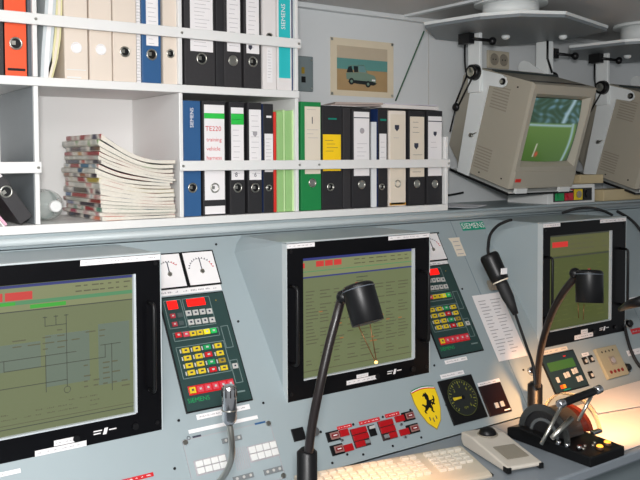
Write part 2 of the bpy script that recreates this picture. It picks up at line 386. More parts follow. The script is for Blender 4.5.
# ------------------------------------------------------------------ magazines
mcols = [(60, 110, 140), (190, 60, 50), (70, 90, 150), (60, 50, 60), (120, 160, 90), (190, 70, 40), (170, 150, 60), (140, 50, 40), (210, 120, 90), (70, 66, 90),
         (190, 190, 180), (150, 90, 60), (90, 120, 160), (180, 60, 90), (120, 120, 120), (200, 140, 40), (40, 90, 120), (160, 40, 40), (90, 140, 120), (60, 60, 80), (200, 80, 60)]
NM = 18
zl = L0+.0005; zr = zl
HL, HR = .221, .150
ords = ['bottom', 'second', 'third', 'fourth', 'fifth', 'sixth', 'seventh', 'eighth', 'ninth', 'tenth', 'eleventh', 'twelfth', 'thirteenth', 'fourteenth', 'fifteenth', 'sixteenth', 'seventeenth', 'top']
cn = ['dark blue', 'red', 'blue', 'dark', 'green', 'orange-red', 'mustard', 'maroon', 'salmon', 'purple-grey', 'pale grey', 'brown', 'light blue', 'pink-red', 'grey', 'ochre', 'teal', 'crimson', 'sea green', 'slate']
wsum = [.8+.5*random.random() for _ in range(NM)]
tot = sum(wsum)
for i in range(NM):
    tl = HL*wsum[i]/tot-.0004; trr = HR*wsum[i]/tot-.0004
    jx = random.uniform(-.007, .006); jy = random.uniform(-.009, .006)
    if i > 12: jx += .006
    if i < 5: jx += .003
    lab = ('worn magazine with colourful cover, %s from the bottom of the shelf stack' % ords[i]) if 0 < i < NM-1 else ('worn magazine with colourful cover, %s of the shelf stack' % ('lowest' if i == 0 else 'topmost'))
    t = thing('magazine', lab, 'magazine', (-.226+jx, -.322+jy, zl), group='magazines stacked in the open shelf bay')
    Wd = .207; Dp = random.uniform(.262, .30); n = 14
    fr = i/(NM-1)
    def prof(x, base):  # drape: bends down from spine to fore edge
        u = x/Wd
        d = (zl-L0)-(zr-L0)
        sag = d*(1-(1-min(1, u))**2.2)*.92+d*.08*u
        wav = .004*math.sin(u*5+i*.7)*fr*(u > 0)
        return base-sag-wav*min(1, u*3)
    rnd = random.Random(i)
    cov = mat('magazine cover %d' % i, mcols[i], .35, var=.0)
    nt = cov.node_tree; mx = [q for q in nt.nodes if q.type == 'MIX'][0]; no = [q for q in nt.nodes if q.type == 'TEX_NOISE'][0]
    no.noise_dimensions = '4D'; no.inputs['W'].default_value = i*2.7; no.inputs['Scale'].default_value = 11; no.inputs['Detail'].default_value = 1
    rp = nt.nodes.new('ShaderNodeValToRGB'); rp.color_ramp.interpolation = 'LINEAR'
    cc = [mcols[i], mcols[(i*7+3) % 21], (226, 220, 210), mcols[(i*5+8) % 21]]
    rp.color_ramp.elements[0].color = lin(cc[0])+(1,); rp.color_ramp.elements[1].color = lin(cc[3])+(1,); rp.color_ramp.elements[1].position = .62
    for p_, c_ in ((.45, cc[1]), (.54, cc[2])):
        e = rp.color_ramp.elements.new(p_); e.color = lin(c_)+(1,)
    nt.links.new(no.outputs['Fac'], rp.inputs[0]); nt.links.new(rp.outputs[0], nt.nodes['Principled BSDF'].inputs['Base Color'])
    def slab(z_lo, z_hi, x0, x1, y0, y1, m):
        vs = []; fs = []
        for k in range(n+1):
            x = x0+(x1-x0)*k/n; u = x/Wd; th = tl+(trr-tl)*min(1, u*1.5)
            zz = prof(max(x, 0), 0)
            for y_ in (y0, y1):
                vs += [(x, y_, zz+th*z_lo), (x, y_, zz+th*z_hi)]
        for k in range(n):
            b_ = k*4
            fs += [(b_, b_+4, b_+5, b_+1), (b_+2, b_+3, b_+7, b_+6), (b_+1, b_+5, b_+7, b_+3), (b_, b_+2, b_+6, b_+4)]
        fs += [(0, 1, 3, 2), (n*4, n*4+2, n*4+3, n*4+1)]
        return MB().add(vs, fs, m, False)
    c = slab(.955, 1, 0, Wd, 0, Dp, cov); c2 = slab(0, .045, 0, Wd, 0, Dp, cov)
    c.add(c2.v, c2.f, cov); c.box(-.0012, 0, tl*.16, .0005, Dp, tl*.92, cov)
    c.build('cover', t)
    slab(.045, .955, .0005, Wd-.001-.006*rnd.random(), .001, Dp-.002, pages).build('pages', t)
    zl += tl+.0004; zr += trr+.0004

# bottle
t = thing('plastic_bottle', 'clear plastic bottle lying in the shelf beside the magazines', 'bottle', (-.327, -.03, L0+.0405))
prof = [(0, .03), (.004, .034), (.03, .036), (.06, .034), (.09, .036), (.15, .0355), (.19, .036), (.215, .033), (.235, .024), (.25, .014), (.262, .0125)]
MB().tube([(0, -y, 0) for y, r in prof], [r*1.11 for y, r in prof], glass, 28).build('body', t)
MB().tube([(0, -.258, 0), (0, -.262, 0), (0, -.274, 0), (0, -.276, 0)], [.0145, .015, .0145, .012], wht2, 24).build('cap', t)
MB().tube([(0, -.12, 0), (0, -.155, 0)], [.0402, .0402], mat('bottle label', (190, 206, 206), .4), 28, False).build('bottle_label', t)

# ------------------------------------------------------------------ wall items
po = (0.7319, 1.926); pw = .285; ph = .205
t = thing('poster', 'cream mounted photo of a pale jeep on sand taped to the wall', 'poster', (.732, -.0005, 1.722), (R(90), 0, 0))
m = MB(); m.box(0, 0, 0, .29, .204, .0015, mat('cream mount', (224, 210, 184), .6)); m.build('mount', t)
m = MB(); sky = mat('teal sky print', (96, 150, 144), .5); sand = mat('sand print', (176, 146, 104), .5, var=.1); hz = mat('beige sky print', (196, 180, 156), .5)
jp = mat('jeep print', (140, 160, 140), .5); jd = mat('jeep dark print', (26, 34, 36), .5)
x0, x1 = .028, .26
m.box(x0, .128, .0015, x1, .178, .0019, hz); m.box(x0, .095, .0015, x1, .134, .002, sky); m.box(x0, .02, .0015, x1, .095, .002, sand)
jb = mat('jeep body print', (120, 144, 128), .5)
m.poly([(.070, .060), (.068, .082), (.082, .084), (.125, .086), (.160, .086), (.198, .078), (.206, .066), (.204, .052), (.185, .050), (.120, .054)], .002, .0023, jb)
m.poly([(.070, .084), (.078, .104), (.092, .108), (.100, .085)], .0023, .0026, jd)
m.poly([(.104, .086), (.102, .108), (.122, .108), (.122, .087)], .0023, .0026, jd)
m.poly([(.126, .087), (.128, .112), (.150, .110), (.160, .087)], .0023, .0026, mat('jeep windscreen', (110, 150, 150), .5))
for a_, b_ in (((.076, .108), (.150, .114)), ((.150, .112), (.164, .086)), ((.124, .086), (.125, .112))): m.tube([(a_[0], a_[1], .0024), (b_[0], b_[1], .0024)], .0012, jb, 5)
m.poly([(.074, .050), (.120, .045), (.195, .042), (.210, .050), (.19, .056), (.10, .058)], .0023, .0027, jd)
for cx, cy in ((.092, .053), (.168, .046)): m.cyl((cx, cy, .002), (cx, cy, .0030), .012, jd, 20); m.cyl((cx, cy, .0030), (cx, cy, .0032), .0055, jb, 16)
m.box(.186, .058, .0026, .202, .064, .0029, wht)
m.build('print', t)
for cx, cy in ((.006, .198), (.284, .198), (.006, .006), (.284, .008)):
    MB().box(cx-.005, cy-.005, .0016, cx+.005, cy+.005, .0022, steel).build('tape', t)
a0 = (0.6004, 1.85); a1 = (0.6538, 1.729)
t = thing('socket_plate', 'small grey junction plate on the wall beside the shelf end', 'socket', (a0[0]-.02, -.001, a1[1]), (R(90), 0, 0))
w_ = a1[0]-a0[0]+.02; h_ = a0[1]-a1[1]
MB().box(0, 0, 0, w_, h_, .008, mat('socket grey', (120, 132, 134), .5)).build('plate', t, bevel=.003)
MB().box(w_-.05, h_*.25, .008, w_-.034, h_*.42, .010, blk).build('jack', t)
MB().box(w_-.05, h_*.5, .008, w_-.038, h_*.68, .010, yel_d).build('port', t)
for yy in (.1, .9): MB().cyl((w_-.008, h_*yy, .008), (w_-.008, h_*yy, .0095), .003, steel, 10).build('screw', t)
t = thing('power_outlet', 'beige double power outlet on the wall behind the left monitor bracket', 'outlet', ((1.519, 1.865)[0], -.001, (1.519, 1.865)[1]), (R(90), 0, 0))
MB().box(0, 0, 0, .125, .072, .012, mat('outlet beige', (196, 186, 166), .5)).build('plate', t, bevel=.003)
for cx in (.034, .09):
    m = MB().torus((cx, .036, .012), (0, 0, 1), .022, .003, beige_d); m.cyl((cx, .036, .012), (cx, .036, .0125), .02, beige_d, 24); o = m.build('outlet_socket', t)
    for dx in (-.008, .008): MB().cyl((cx+dx, .036, .0125), (cx+dx, .036, .0135), .003, blk, 10).build('pin_hole', o)

# ------------------------------------------------------------------ console
A = R(58.5); ca, sa = math.cos(A), math.sin(A)
CO = thing('control_console', 'long pale blue-grey control console with sloping instrument panel', 'console', (0, 0, 0))
PX0, PX1 = -1.5, 2.6
# sloping panel: local x along, y up the slope, z out
PB = (0, -.34, 1.285)
panel = MB().box(PX0, -.668, -.02, PX1, 0, 0, cons_m).build('front_panel', CO, loc=PB, rot=(A, 0, 0))
for x in (-.735, .985, 1.72): MB().box(x-.001, -.667, 0, x+.001, -.001, .0007, mat('seam', (120, 134, 140), .5)).build('panel_seam', panel)
for u in ((0.0898, -0.0234), (0.0904, -0.2493), (0.0957, -0.4701), (-0.1356, -0.4697), (-0.1722, -0.5738), (0.6832, -0.4651), (0.9139, -0.2441), (0.9089, -0.0411), (0.2347, -0.5723), (0.3393, -0.5735), (0.4404, -0.5729), (0.2402, -0.653), (0.3399, -0.6531), (0.4407, -0.6522), (0.5438, -0.6505), (0.2919, -0.6427), (0.5399, -0.5722), (0.6726, -0.5826), (1.031, -0.5356)):
    MB().cyl((u[0], u[1], 0), (u[0], u[1], .002), .0032, blk, 12).build('panel_screw', panel)
MB().box(PX0, -.336, 1.286, PX1, -.002, 1.3205, cons_m).build('top_ledge', CO, bevel=.004)
MB().tube([(PX0, -.338, 1.303), (PX1, -.338, 1.303)], .010, cons_l, 16).build('ledge_nosing', CO)
MB().box(PX0, -.334, .02, PX1, -.002, 1.28, cons_m).build('cabinet_body', CO)
WT = thing('worktop', 'pale grey desk worktop in front of the sloping panel', 'desk', (0, 0, .715))
MB().box(PX0, -1.06, -.03, PX1, -.691, 0, mat('worktop laminate', (140, 148, 156), .4)).build('top', WT, bevel=.006)
MB().box(PX0, -.72, -.69, PX1, -.70, -.03, cons_m).build('kick_panel', WT)
# screen hoods: wedge housings that stand out of the panel
YF = -.592
def hood(x0, x1, zt=1.284, fl=.028):
    tb = math.cos(A)/math.sin(A)
    def yp(z): return -.34-(1.285-z)*tb
    zb = .873
    f = [(x0, YF+.0125, zb), (x1, YF+.0125, zb), (x1, YF+.0125, zt), (x0, YF+.0125, zt)]
    b = [(x0-fl*.5, yp(zb)+.002, zb-.002), (x1+fl*.5, yp(zb)+.002, zb-.002), (x1+fl, yp(1.24)+.002, 1.24), (x1+fl*.5, yp(1.262)+.002, 1.262), (x1-.01, yp(zt)+.004, zt-.001), (x0+.01, yp(zt)+.004, zt-.001), (x0-fl*.5, yp(1.262)+.002, 1.262), (x0-fl, yp(1.24)+.002, 1.24)]
    m = MB(); m.add(f+b, [(0,1,2,3), (3,2,8,9), (1,5,6,), (1,6,2), (2,6,7), (2,7,8), (0,3,11), (3,10,11), (3,9,10), (0,11,4), (0,4,5,1), (4,11,10,9,8,7,6,5)], cons_m)
    h = m.build('screen_hood', CO)
    e = MB(); e.box(x0-.003, YF, zb, x0-.0003, YF+.02, zt, cons_l); e.box(x0-.003, YF, zt-.0015, x1+.003, YF+.02, zt+.002, cons_l); e.box(x1+.0003, YF, zb, x1+.003, YF+.02, zt, cons_l); e.build('hood_edge', h)
hood(-.68, -.181); hood(.166, .655); hood(1.157, 1.607)

# ------------------------------------------------------------------ flat screen monitors
def em(name, rgb, s=1.0): return mat(name, rgb, .35, var=.03, scale=8, emit=s, dim=.035, spec=.3)
def monitor(x0, w, label, paint, bezelw=(.05, .071), hd=True, group=None):
    t = thing('flat_monitor', label, 'monitor', (x0, YF+.010, .873), (R(90), 0, 0), group)
    H = .4085; sx0, sx1 = paint['sx']; sz0, sz1 = .052, .368
    c = MB()
    for q in ((0, 0, sx0, H), (sx1, 0, w, H), (sx0, 0, sx1, sz0), (sx0, sz1, sx1, H)): c.box(q[0], q[1], 0, q[2], q[3], .010, bez_m)
    c.build('bezel', t)
    lip = MB(); lm = mat('bezel lip highlight', (190, 196, 200), .3)  # pale colour paints in the light reflected off the inner bezel edge
    lip.box(sx1-.002, sz0, .0015, sx1+.0035, sz1, .0108, lm); lip.box(sx0, sz0-.0025, .0015, sx1, sz0+.001, .0106, lm)
    lip.build('screen_lip', t)
    s = MB(); s.box(sx0, sz0, 0, sx1, sz1, .002, paint['bg']); paint['f'](s, sx0, sz0, sx1, sz1, .002); s.build('screen', t)
    if hd:
        for hx in (.012, w-.028):
            m = MB(); y0, y1 = .10, .30; r = .0045
            m.tube([(hx, y1, .008), (hx, y1, .032), (hx, y1-.004, .037), (hx, y1-.010, .039), (hx, y0+.010, .039), (hx, y0+.004, .037), (hx, y0, .032), (hx, y0, .008)], r, blk, 10)
            m.build('handle', t)
    for cx, cy in ((.011, H-.02), (w-.011, H-.02), (.011, .02), (w-.011, .02)):
        MB().cyl((cx, cy, .010), (cx, cy, .0125), .0045, blk, 12).build('screw', t)
    # row of small knobs and the white printed mark at the lower right
    for kx in (.60, .87): MB().cyl((w*kx, .022, .010), (w*kx, .022, .016), .007, blk, 18).build('knob', t)
    m = MB(); bx = w*.73
    m.box(bx-.026, .027, .010, bx-.007, .0295, .0104, wht); m.box(bx-.026, .021, .010, bx-.010, .0235, .0104, wht); m.poly([(bx-.005, .018), (bx+.003, .018), (bx+.007, .032), (bx-.001, .032)], .010, .0106, wht); m.box(bx+.009, .025, .010, bx+.026, .0275, .0105, wht)
    m.build('printed_mark', t)
    for (a, b, c_, d) in paint['labels']:
        m = MB(); m.box(a, b, .010, c_, d, .0112, wht); lines(m, a+.004, b+.002, c_-.004, d-.002, .0112, ink, 1, 6, 1, 4, .35); m.build('name_label', t)
    return t
olive = em('screen olive', (99, 108, 70)); olive2 = em('screen grey-green', (90, 105, 90)); olv_l = em('screen light olive', (120, 126, 84))
s_blue = em('screen blue', (24, 36, 110)); s_red = em('screen red', (196, 30, 24)); s_grn = em('screen green', (66, 130, 84)); s_grn2 = em('screen bright green', (30, 160, 20)); s_dk = em('screen dark line', (46, 50, 40)); s_txt = em('screen text', (78, 78, 52)); s_or = em('screen orange', (150, 96, 44))
s_o2 = em('screen olive green', (66, 74, 26)); s_o3 = em('screen olive header', (82, 84, 44))
Z1, Z2 = .0004, .0008
def paint1(s, x0, y0, x1, y1, z):
    def b(a, c, d, e, m, k=1): s.box(a, c, z, d, e, z+.0003*k, m)
    b(x0, y1-.008, x1, y1-.002, s_blue); b(x0, y1-.036, x1, y1-.008, olv_l)
    b(x0, y1-.044, x1, y1-.036, s_grn); b(x0, y1-.056, x1, y1-.044, olv_l); b(x0, y1-.0585, x1, y1-.0565, s_dk)
    X = lambda wx: wx+.68  # world x to local
    b(X(-.575), y1-.034, X(-.525), y1-.017, s_red, 2); b(X(-.52), y1-.034, X(-.465), y1-.017, s_red, 2); b(X(-.46), y1-.036, X(-.38), y1-.018, olv_l, 2)
    b(X(-.470), y1-.054, X(-.395), y1-.046, s_grn2, 2); b(X(-.57), y1-.044, X(-.50), y1-.037, s_grn2, 2)
    lines(s, X(-.375), y1-.033, x1-.005, y1-.010, z+.0006, s_txt, 2, 7, .9, 5, .25)
    # two mimic fields and flow lines
    b(x0, y0+.135, X(-.45), y1-.125, olive2); b(X(-.44), y0+.09, X(-.345), y1-.115, olive2); b(X(-.325), y0+.075, x1-.01, y1-.105, olive2)
    def ln(p, q, r_=.0007):
        s.box(min(p[0], q[0])-r_, min(p[1], q[1])-r_, z+.0006, max(p[0], q[0])+r_, max(p[1], q[1])+r_, z+.0010, s_dk)
    xm = X(-.395)
    ln((xm, y1-.075), (xm, y0+.085)); ln((xm-.045, y1-.095), (xm, y1-.095)); ln((xm-.045, y1-.095), (xm-.045, y1-.075)); ln((xm-.022, y1-.095), (xm-.022, y1-.075))
    for k in (0, -.022, -.045): ln((xm+k-.004, y1-.076), (xm+k+.004, y1-.076))
    ln((x0+.02, y1-.17), (xm+.02, y1-.155)) if 0 else ln((x0+.0, y1-.158), (xm+.02, y1-.158))
    ln((x0+.10, y1-.18), (xm+.085, y1-.18)); ln((xm+.085, y1-.18), (xm+.085, y1-.152)); ln((xm+.075, y1-.152), (xm+.12, y1-.152)); ln((xm+.1, y1-.152), (xm+.1, y0+.06))
    ln((xm-.045, y1-.158), (xm-.045, y0+.08)); ln((x0+.10, y1-.158), (x0+.10, y1-.18)); ln((x0+.06, y0+.10), (xm, y0+.10))
    s.torus((xm, y0+.078, z+.0008), (0, 0, 1), .007, .0006, s_dk, 20, 5)
    lines(s, x0+.02, y0+.03, x1-.08, y0+.06, z+.0006, s_txt, 3, 12, .4, 9, .3); lines(s, X(-.54), y1-.15, x1-.02, y1-.10, z+.0006, s_txt, 4, 9, .1, 12, .2)
    lines(s, X(-.36), y0+.06, x1-.01, y0+.13, z+.0006, s_txt, 6, 5, .1, 19, .25)
    b(x0, y0+.014, x1, y0+.0155, s_dk, 2); b(x0, y0+.022, x1, y0+.0232, s_txt, 2)
def paint2(s, x0, y0, x1, y1, z):
    def b(a, c, d, e, m, k=1): s.box(a, c, z, d, e, z+.0003*k, m)
    b(x0, y1-.008, x1, y1-.001, s_blue); b(x0, y1-.05, x1, y1-.008, olv_l); b(x0+.24, y1-.024, x1, y1-.020, s_red, 2) if 0 else None
    b(x0+.002, y1-.027, x0+.010, y1-.014, s_red, 2)
    for k in range(3): b(x0+.046+k*.029, y1-.026, x0+.071+k*.029, y1-.011, s_red, 2)
    b(x0, y1-.038, x1, y1-.036, s_grn, 2); b(x0, y1-.054, x1, y1-.050, s_blue, 2)
    lines(s, x0+.17, y1-.032, x1-.005, y1-.010, z+.0008, s_txt, 2, 8, .9, 25, .25)
    lines(s, x0+.01, y0+.03, x1-.01, y1-.085, z+.0005, s_txt, 22, 8, .42, 31, .28); lines(s, x0+.06, y1-.08, x1-.09, y1-.06, z+.0005, s_dk, 2, 4, .3, 2, .2)
    rnd = random.Random(3)
    for k in range(12):
        a = x0+.05+rnd.random()*.28; c = y0+.06+rnd.random()*.13; s.box(a, c, z+.0008, a+.012, c+.003, z+.0011, s_or)
    b(x0, y0+.016, x1, y0+.018, s_txt, 2)
def paint3(s, x0, y0, x1, y1, z):
    def b(a, c, d, e, m, k=1): s.box(a, c, z, d, e, z+.0003*k, m)
    b(x0, y1-.07, x1, y1, s_o3); b(x0, y1-.006, x1, y1-.001, s_dk, 2); b(x0+.02, y1-.042, x0+.10, y1-.024, s_red, 2); b(x0, y1-.078, x1, y1-.073, s_dk, 2)
    lines(s, x0+.11, y1-.06, x1-.01, y1-.01, z+.0006, s_txt, 3, 6, .5, 5, .25)
    lines(s, x0+.01, y0+.02, x1-.01, y1-.10, z+.0005, em('screen dim text', (74, 82, 30)), 12, 5, .25, 8, .2)
Lw = lambda xs: xs
monitor(-.68, .499, 'flat black-framed monitor at left showing a pipe diagram', dict(sx=(.055, .437), bg=olive, f=paint1, labels=[(.315, .396, .499, .4083), (.252, .0145, .300, .0265), (.212, .001, .322, .013)]))
monitor(.166, .489, 'flat black-framed monitor in the middle showing columns of readings, behind gooseneck lamp', dict(sx=(.049, .430), bg=olive, f=paint2, labels=[(.0, .397, .085, .408), (.335, .397, .489, .408), (.222, .0275, .262, .037), (.188, .0145, .292, .026)]))
monitor(1.157, .450, 'flat black-framed monitor at right with dark olive screen', dict(sx=(.036, .366), bg=s_o2, f=paint3, labels=[(.0, .397, .085, .409), (.30, .397, .45, .409), (.20, .022, .235, .036), (.165, .006, .265, .021)]))

# ------------------------------------------------------------------ things on the sloping panel
def pthing(name, label, cat, x, y, group=None, z=0.):
    """x along the console, y up the slope (0 at its top edge)"""
    return thing(name, label, cat, (x, PB[1]+y*ca-z*sa, PB[2]+y*sa+z*ca), (A, 0, 0), group)
def plabel(x0, y0, x1, y1, label, n=5, m=None, im=None, txt=None, th=.0012, rows=1, seed=2):
    o = MB((x0+x1)/2, (y0+y1)/2); o.box(x0, y0, 0, x1, y1, th, m or wht)
    if txt: o.text(txt, (x0+x1)/2, (y0+y1)/2, (y1-y0)*.95, th+.0002, im or wht)
    elif n: lines(o, x0+.004, y0+(y1-y0)*.12, x1-.004, y1-(y1-y0)*.12, th, im or ink, rows, n, 1, seed, .4)
    c = ((x0+x1)/2, (y0+y1)/2)
    ob = o.build('panel_label', loc=(c[0], PB[1]+c[1]*ca, PB[2]+c[1]*sa), rot=(A, 0, 0)); tag(ob, label, 'label'); return ob

# round-scale meters
def meter(x0, y0, x1, y1, label, rot=0, scalem=None):
    t = pthing('panel_meter', label, 'meter', (x0+x1)/2, (y0+y1)/2, 'square white panel meters'); w, h = (x1-x0)/2, (y1-y0)/2
    MB().box(-w, -h, 0, w, h, .004, blk).build('frame', t)
    m = MB(); m.box(-w+.004, -h+.004, .004, w-.004, h-.004, .005, wht); r_ = min(w, h)*.72
    for k in range(13):
        a = PI*.5+(k-6)/6*PI*.42+rot
        m.cyl((r_*math.cos(a), r_*math.sin(a)-h*.15, .005), (r_*1.12*math.cos(a), r_*1.12*math.sin(a)-h*.15, .0052), .0012, (red_m if k < 3 else inkd), 6)
        if k < 12:
            b = PI*.5+(k-5)/6*PI*.42+rot
            m.poly([(r_*math.cos(a), r_*math.sin(a)-h*.15), (r_*math.cos(b), r_*math.sin(b)-h*.15), ((r_+.0012)*math.cos(b), (r_+.0012)*math.sin(b)-h*.15), ((r_+.0012)*math.cos(a), (r_+.0012)*math.sin(a)-h*.15)], .005, .0053, (red_m if k < 2 else ink))
    m.build('dial', t)
    MB().box(-.0012, -h*.3, .0056, .0012, r_-h*.15, .0066, inkd).build('needle', t)
    MB().cyl((0, -h*.2, .005), (0, -h*.2, .008), .006, steel, 16).build('hub', t)
q = (-0.02257, -0.1404, 0.07252, -0.0397); meter(*q, 'square white panel meter above the left keypad, nearer the keypad edge')
q2 = (-0.1086, -0.1405, -0.02764, -0.04185); meter(q2[0]-.003, q[1], q[0]-.002, q[3], 'square white panel meter above left keypad, touching left monitor', .5)
q3 = (0.8274, -0.1376, 0.9086, -0.03901); meter(q[0]+.829, q[1], q[2]+.829, q[3], 'square white panel meter above the right keypad')
meter(q2[0]-.003+.829, q[1], q[0]-.002+.829, q[3], 'square white panel meter above right keypad, mostly hidden by middle monitor', .5)
q = (-0.1044, -0.1544, 0.07222, -0.1419); plabel(-.111, q[1]-.002, .069, q[3]+.001, 'long white label strip between meters and left keypad', 8)
plabel(-.111+.829, q[1]-.002, .069+.829, q[3]+.001, 'long white label strip between meter and right keypad', 8)

# keypad units
def keypad(x, y, label, glow=True):
    t = pthing('keypad_unit', label, 'keypad', x, y, 'tall dark keypad units')
    ox, oy = -.0225, -.3095   # pads are measured from the first unit's centre
    MB().box(-.0915, -.149, 0, .0915, .149, .004, blk).build('frame', t, bevel=.001)
    MB().box(-.088, -.1455, .004, .088, .1455, .005, kpan).build('membrane', t)
    def K(px, py): return px-ox, py-oy
    o = MB()
    def outline(x0, y0, x1, y1, r=.0009):
        for a in ((x0, y0, x1, y0), (x0, y1, x1, y1), (x0, y0, x0, y1), (x1, y0, x1, y1)):
            o.box(a[0]-r-ox, a[1]-r-oy, .005, a[2]+r-ox, a[3]+r-oy, .0053, kline)
    def key(p, m, w=.0135, h=.0115, z=.008, name='key'):
        cx, cy = K(*p); mk = MB().box(cx-w/2, cy-h/2, .005, cx+w/2, cy+h/2, z, m)
        if m not in (kdk,): mk.box(cx-w*.17, cy-h*.13, z, cx+w*.2, cy+h*.2, z+.0003, inkd if m in (yel_m, kgry, yel_d) else kgry)
        mk.build(name, t)
    outline(-0.1031, -0.246, -0.05728, -0.1718); outline(-0.05211, -0.248, 0.02379, -0.1718)
    outline(-0.09906, -0.2798, 0.02567, -0.2584); outline(-0.1005, -0.376, 0.03111, -0.296); outline(0.03433, -0.3157, 0.0543, -0.2573); outline(0.03387, -0.4088, 0.05417, -0.3495)
    for a, m, h in (((-0.0821, -0.1848), redlit, .017), ((-0.0165, -0.1842), redlit, .015)):
        cx, cy = K(*a); w = .025 if h < .016 else .013
        MB().box(cx-w, cy-h*.65, .005, cx+w, cy+h*.65, .0075, redlit if glow else red_m).build('display', t)
    for a in ((-0.0886, -0.2139), (-0.0887, -0.2359)): key(a, mat('dull red key', (170, 56, 66), .4))
    for a in ((-0.0689, -0.2137), (-0.0712, -0.2355)): key(a, kdk)
    for a in ((-0.0449, -0.2118), (-0.0254, -0.2123), (-0.0056, -0.2125), (0.0136, -0.2135), (-0.0444, -0.2364), (-0.025, -0.237), (-0.0052, -0.2368), (0.0147, -0.2375)): key(a, kgry, .015, .014)
    for a, m in (((-0.0861, -0.265), red_m), ((-0.0653, -0.2658), mat('pink key', (206, 70, 84), .4)), ((-0.0473, -0.2664), yel_m), ((-0.0279, -0.2664), yel_m), ((-0.0082, -0.2665), mat('bright yellow key', (240, 226, 40), .4)), ((0.0109, -0.2664), mat('lit green key', (30, 190, 90), .4))): key(a, m, .0165, .013)
    rows = ((((-0.0779, -0.307)), ((-0.0479, -0.3068)), ((-0.0187, -0.3066)), ((0.0121, -0.3072))), (((-0.0776, -0.3265)), ((-0.0468, -0.3261)), ((-0.0198, -0.3258)), ((0.0121, -0.3272))), (((-0.0781, -0.3458)), ((-0.048, -0.3457)), ((-0.0176, -0.3459)), ((0.0122, -0.3466))), (((-0.0773, -0.3642)), ((-0.0484, -0.3643)), ((-0.0184, -0.3653)), ((0.0123, -0.3659))))
    cl = ((yel_m, yel_m, grn_m, yel_m), (yel_m, yel_m, red_m, yel_m), (yel_m, yel_m, grn_m, yel_d), (yel_m, yel_m, red_m, yel_m))
    for r_, c_ in zip(rows, cl):
        for a, m in zip(r_, c_):
            key(a, m, .019, .0125)
            cx, cy = K(*a); o.box(cx-.0148, cy-.005, .005, cx-.0115, cy+.005, .0056, kgry)
    a = (-0.09597, -0.4188, 0.02826, -0.396); 
    MB().box(a[0]-ox, a[1]-oy, .005, a[2]-ox, a[3]-oy, .0065, red_m).build('red_strip', t, bevel=.002)
    w = (a[2]-a[0])/6
    for k in range(6):
        key((a[0]+w*(k+.5), (a[1]+a[3])/2), yel_m if k == 0 else mat('pink key', (206, 70, 84), .4), .0155, .015, .009)
    key((0.0437, -0.3659), kgry, .014, .013)
    c = K(*(-0.0746, -0.4312)); o.text('SIEMENS', c[0], c[1], .016, .0052, grn_m); c = K(*(0.0438, -0.4322)); lines(o, c[0]-.016+ox, c[1]-.004+oy, c[0]+.014+ox, c[1]+.004+oy, .005, kline, 1, 3, 1, 2, .3) if 0 else None
    c = K(*(0.0411, -0.4317)); o.box(c[0]-.015, c[1]-.002, .005, c[0]+.012, c[1]+.002, .0053, kline)
    c = K(*(0.041, -0.1853)); o.cyl((c[0], c[1], .005), (c[0], c[1], .0056), .002, yel_d, 8)
    o.build('printed_outlines', t)
keypad(-.0225, -.3095, 'tall dark keypad unit of coloured keys beside the left monitor')
keypad(-.0225+.829, -.3095+.007, 'tall dark keypad unit partly behind the middle monitor, at its right')

q = (-0.08942, -0.4777, 0.05601, -0.4654); plabel(*q, 'white label strip directly below the left keypad', 6)
q = (-0.1179, -0.5052, 0.06958, -0.4965); plabel(*q, 'thin white strip above the intercom panel, below another strip', 0)
# intercom
a = (-0.1397, -0.6575, 0.09842, -0.5168)
t = pthing('intercom_panel', 'grey intercom panel with white key blocks and speaker slots below left keypad', 'intercom', (a[0]+a[2])/2, (a[1]+a[3])/2)
W2, H2 = (a[2]-a[0])/2, (a[3]-a[1])/2; ic = ((a[0]+a[2])/2, (a[1]+a[3])/2)
MB().box(-W2, -H2, 0, W2, H2, .002, mat('intercom grey', (156, 168, 172), .45)).build('face_plate', t)
o = MB()
for e in ((-W2, -H2, W2, -H2+.0015), (-W2, H2-.0015, W2, H2), (-W2, -H2, -W2+.0015, H2), (W2-.0015, -H2, W2, H2)): o.box(e[0], e[1], .002, e[2], e[3], .0024, ink)
o.build('border', t)
for sx in (-1, 1):
    for sy in (-1, 1): MB().cyl((sx*(W2-.006), sy*(H2-.006), .002), (sx*(W2-.006), sy*(H2-.006), .006), .0062, steel, 12).build('bolt', t)
for q in ((-0.1228, -0.6011, -0.04381, -0.57), (0.01886, -0.6019, 0.09758, -0.5669)):
    x0, y0, x1, y1 = q[0]-ic[0], q[1]-ic[1], q[2]-ic[0], q[3]-ic[1]
    bk = MB().box(x0-.002, y0-.002, .002, x1+.002, y1+.002, .003, ink).build('key_block', t)
    for i in range(4):
        for j in range(2):
            kx = x0+(x1-x0)*i/4; ky = y0+(y1-y0)*j/2
            MB().box(kx+.0012, ky+.001, .003, kx+(x1-x0)/4-.0012, ky+(y1-y0)/2-.001, .007, wht2).build('key', bk, bevel=.001)
for q in ((-0.04184, -0.5456, 0.01096, -0.5339), (0.04446, -0.6403, 0.09533, -0.6274), (-0.03889, -0.6371, 0.01556, -0.6252)):
    o = MB(*ic); o.box(*q[:2], .002, *q[2:], .005, mat('switch grey', (120, 124, 126), .5))
    for k in range(3):
        xx = q[0]+(q[2]-q[0])*(k+.5)/3; o.cyl((xx-ic[0], (q[1]+q[3])/2-ic[1], .005), (xx-ic[0], (q[1]+q[3])/2-ic[1], .007), .0035, kgry, 10)
    o.build('switch_row', t)
o = MB(*ic)
for k in range(7):
    u0 = (-0.0214, -0.5615); u1 = (-0.017, -0.6147); dx = k*.0055
    o.box(u0[0]+dx, u1[1], .002, u0[0]+dx+.0018, u0[1], .0026, ink)
o.build('speaker_slots', t)
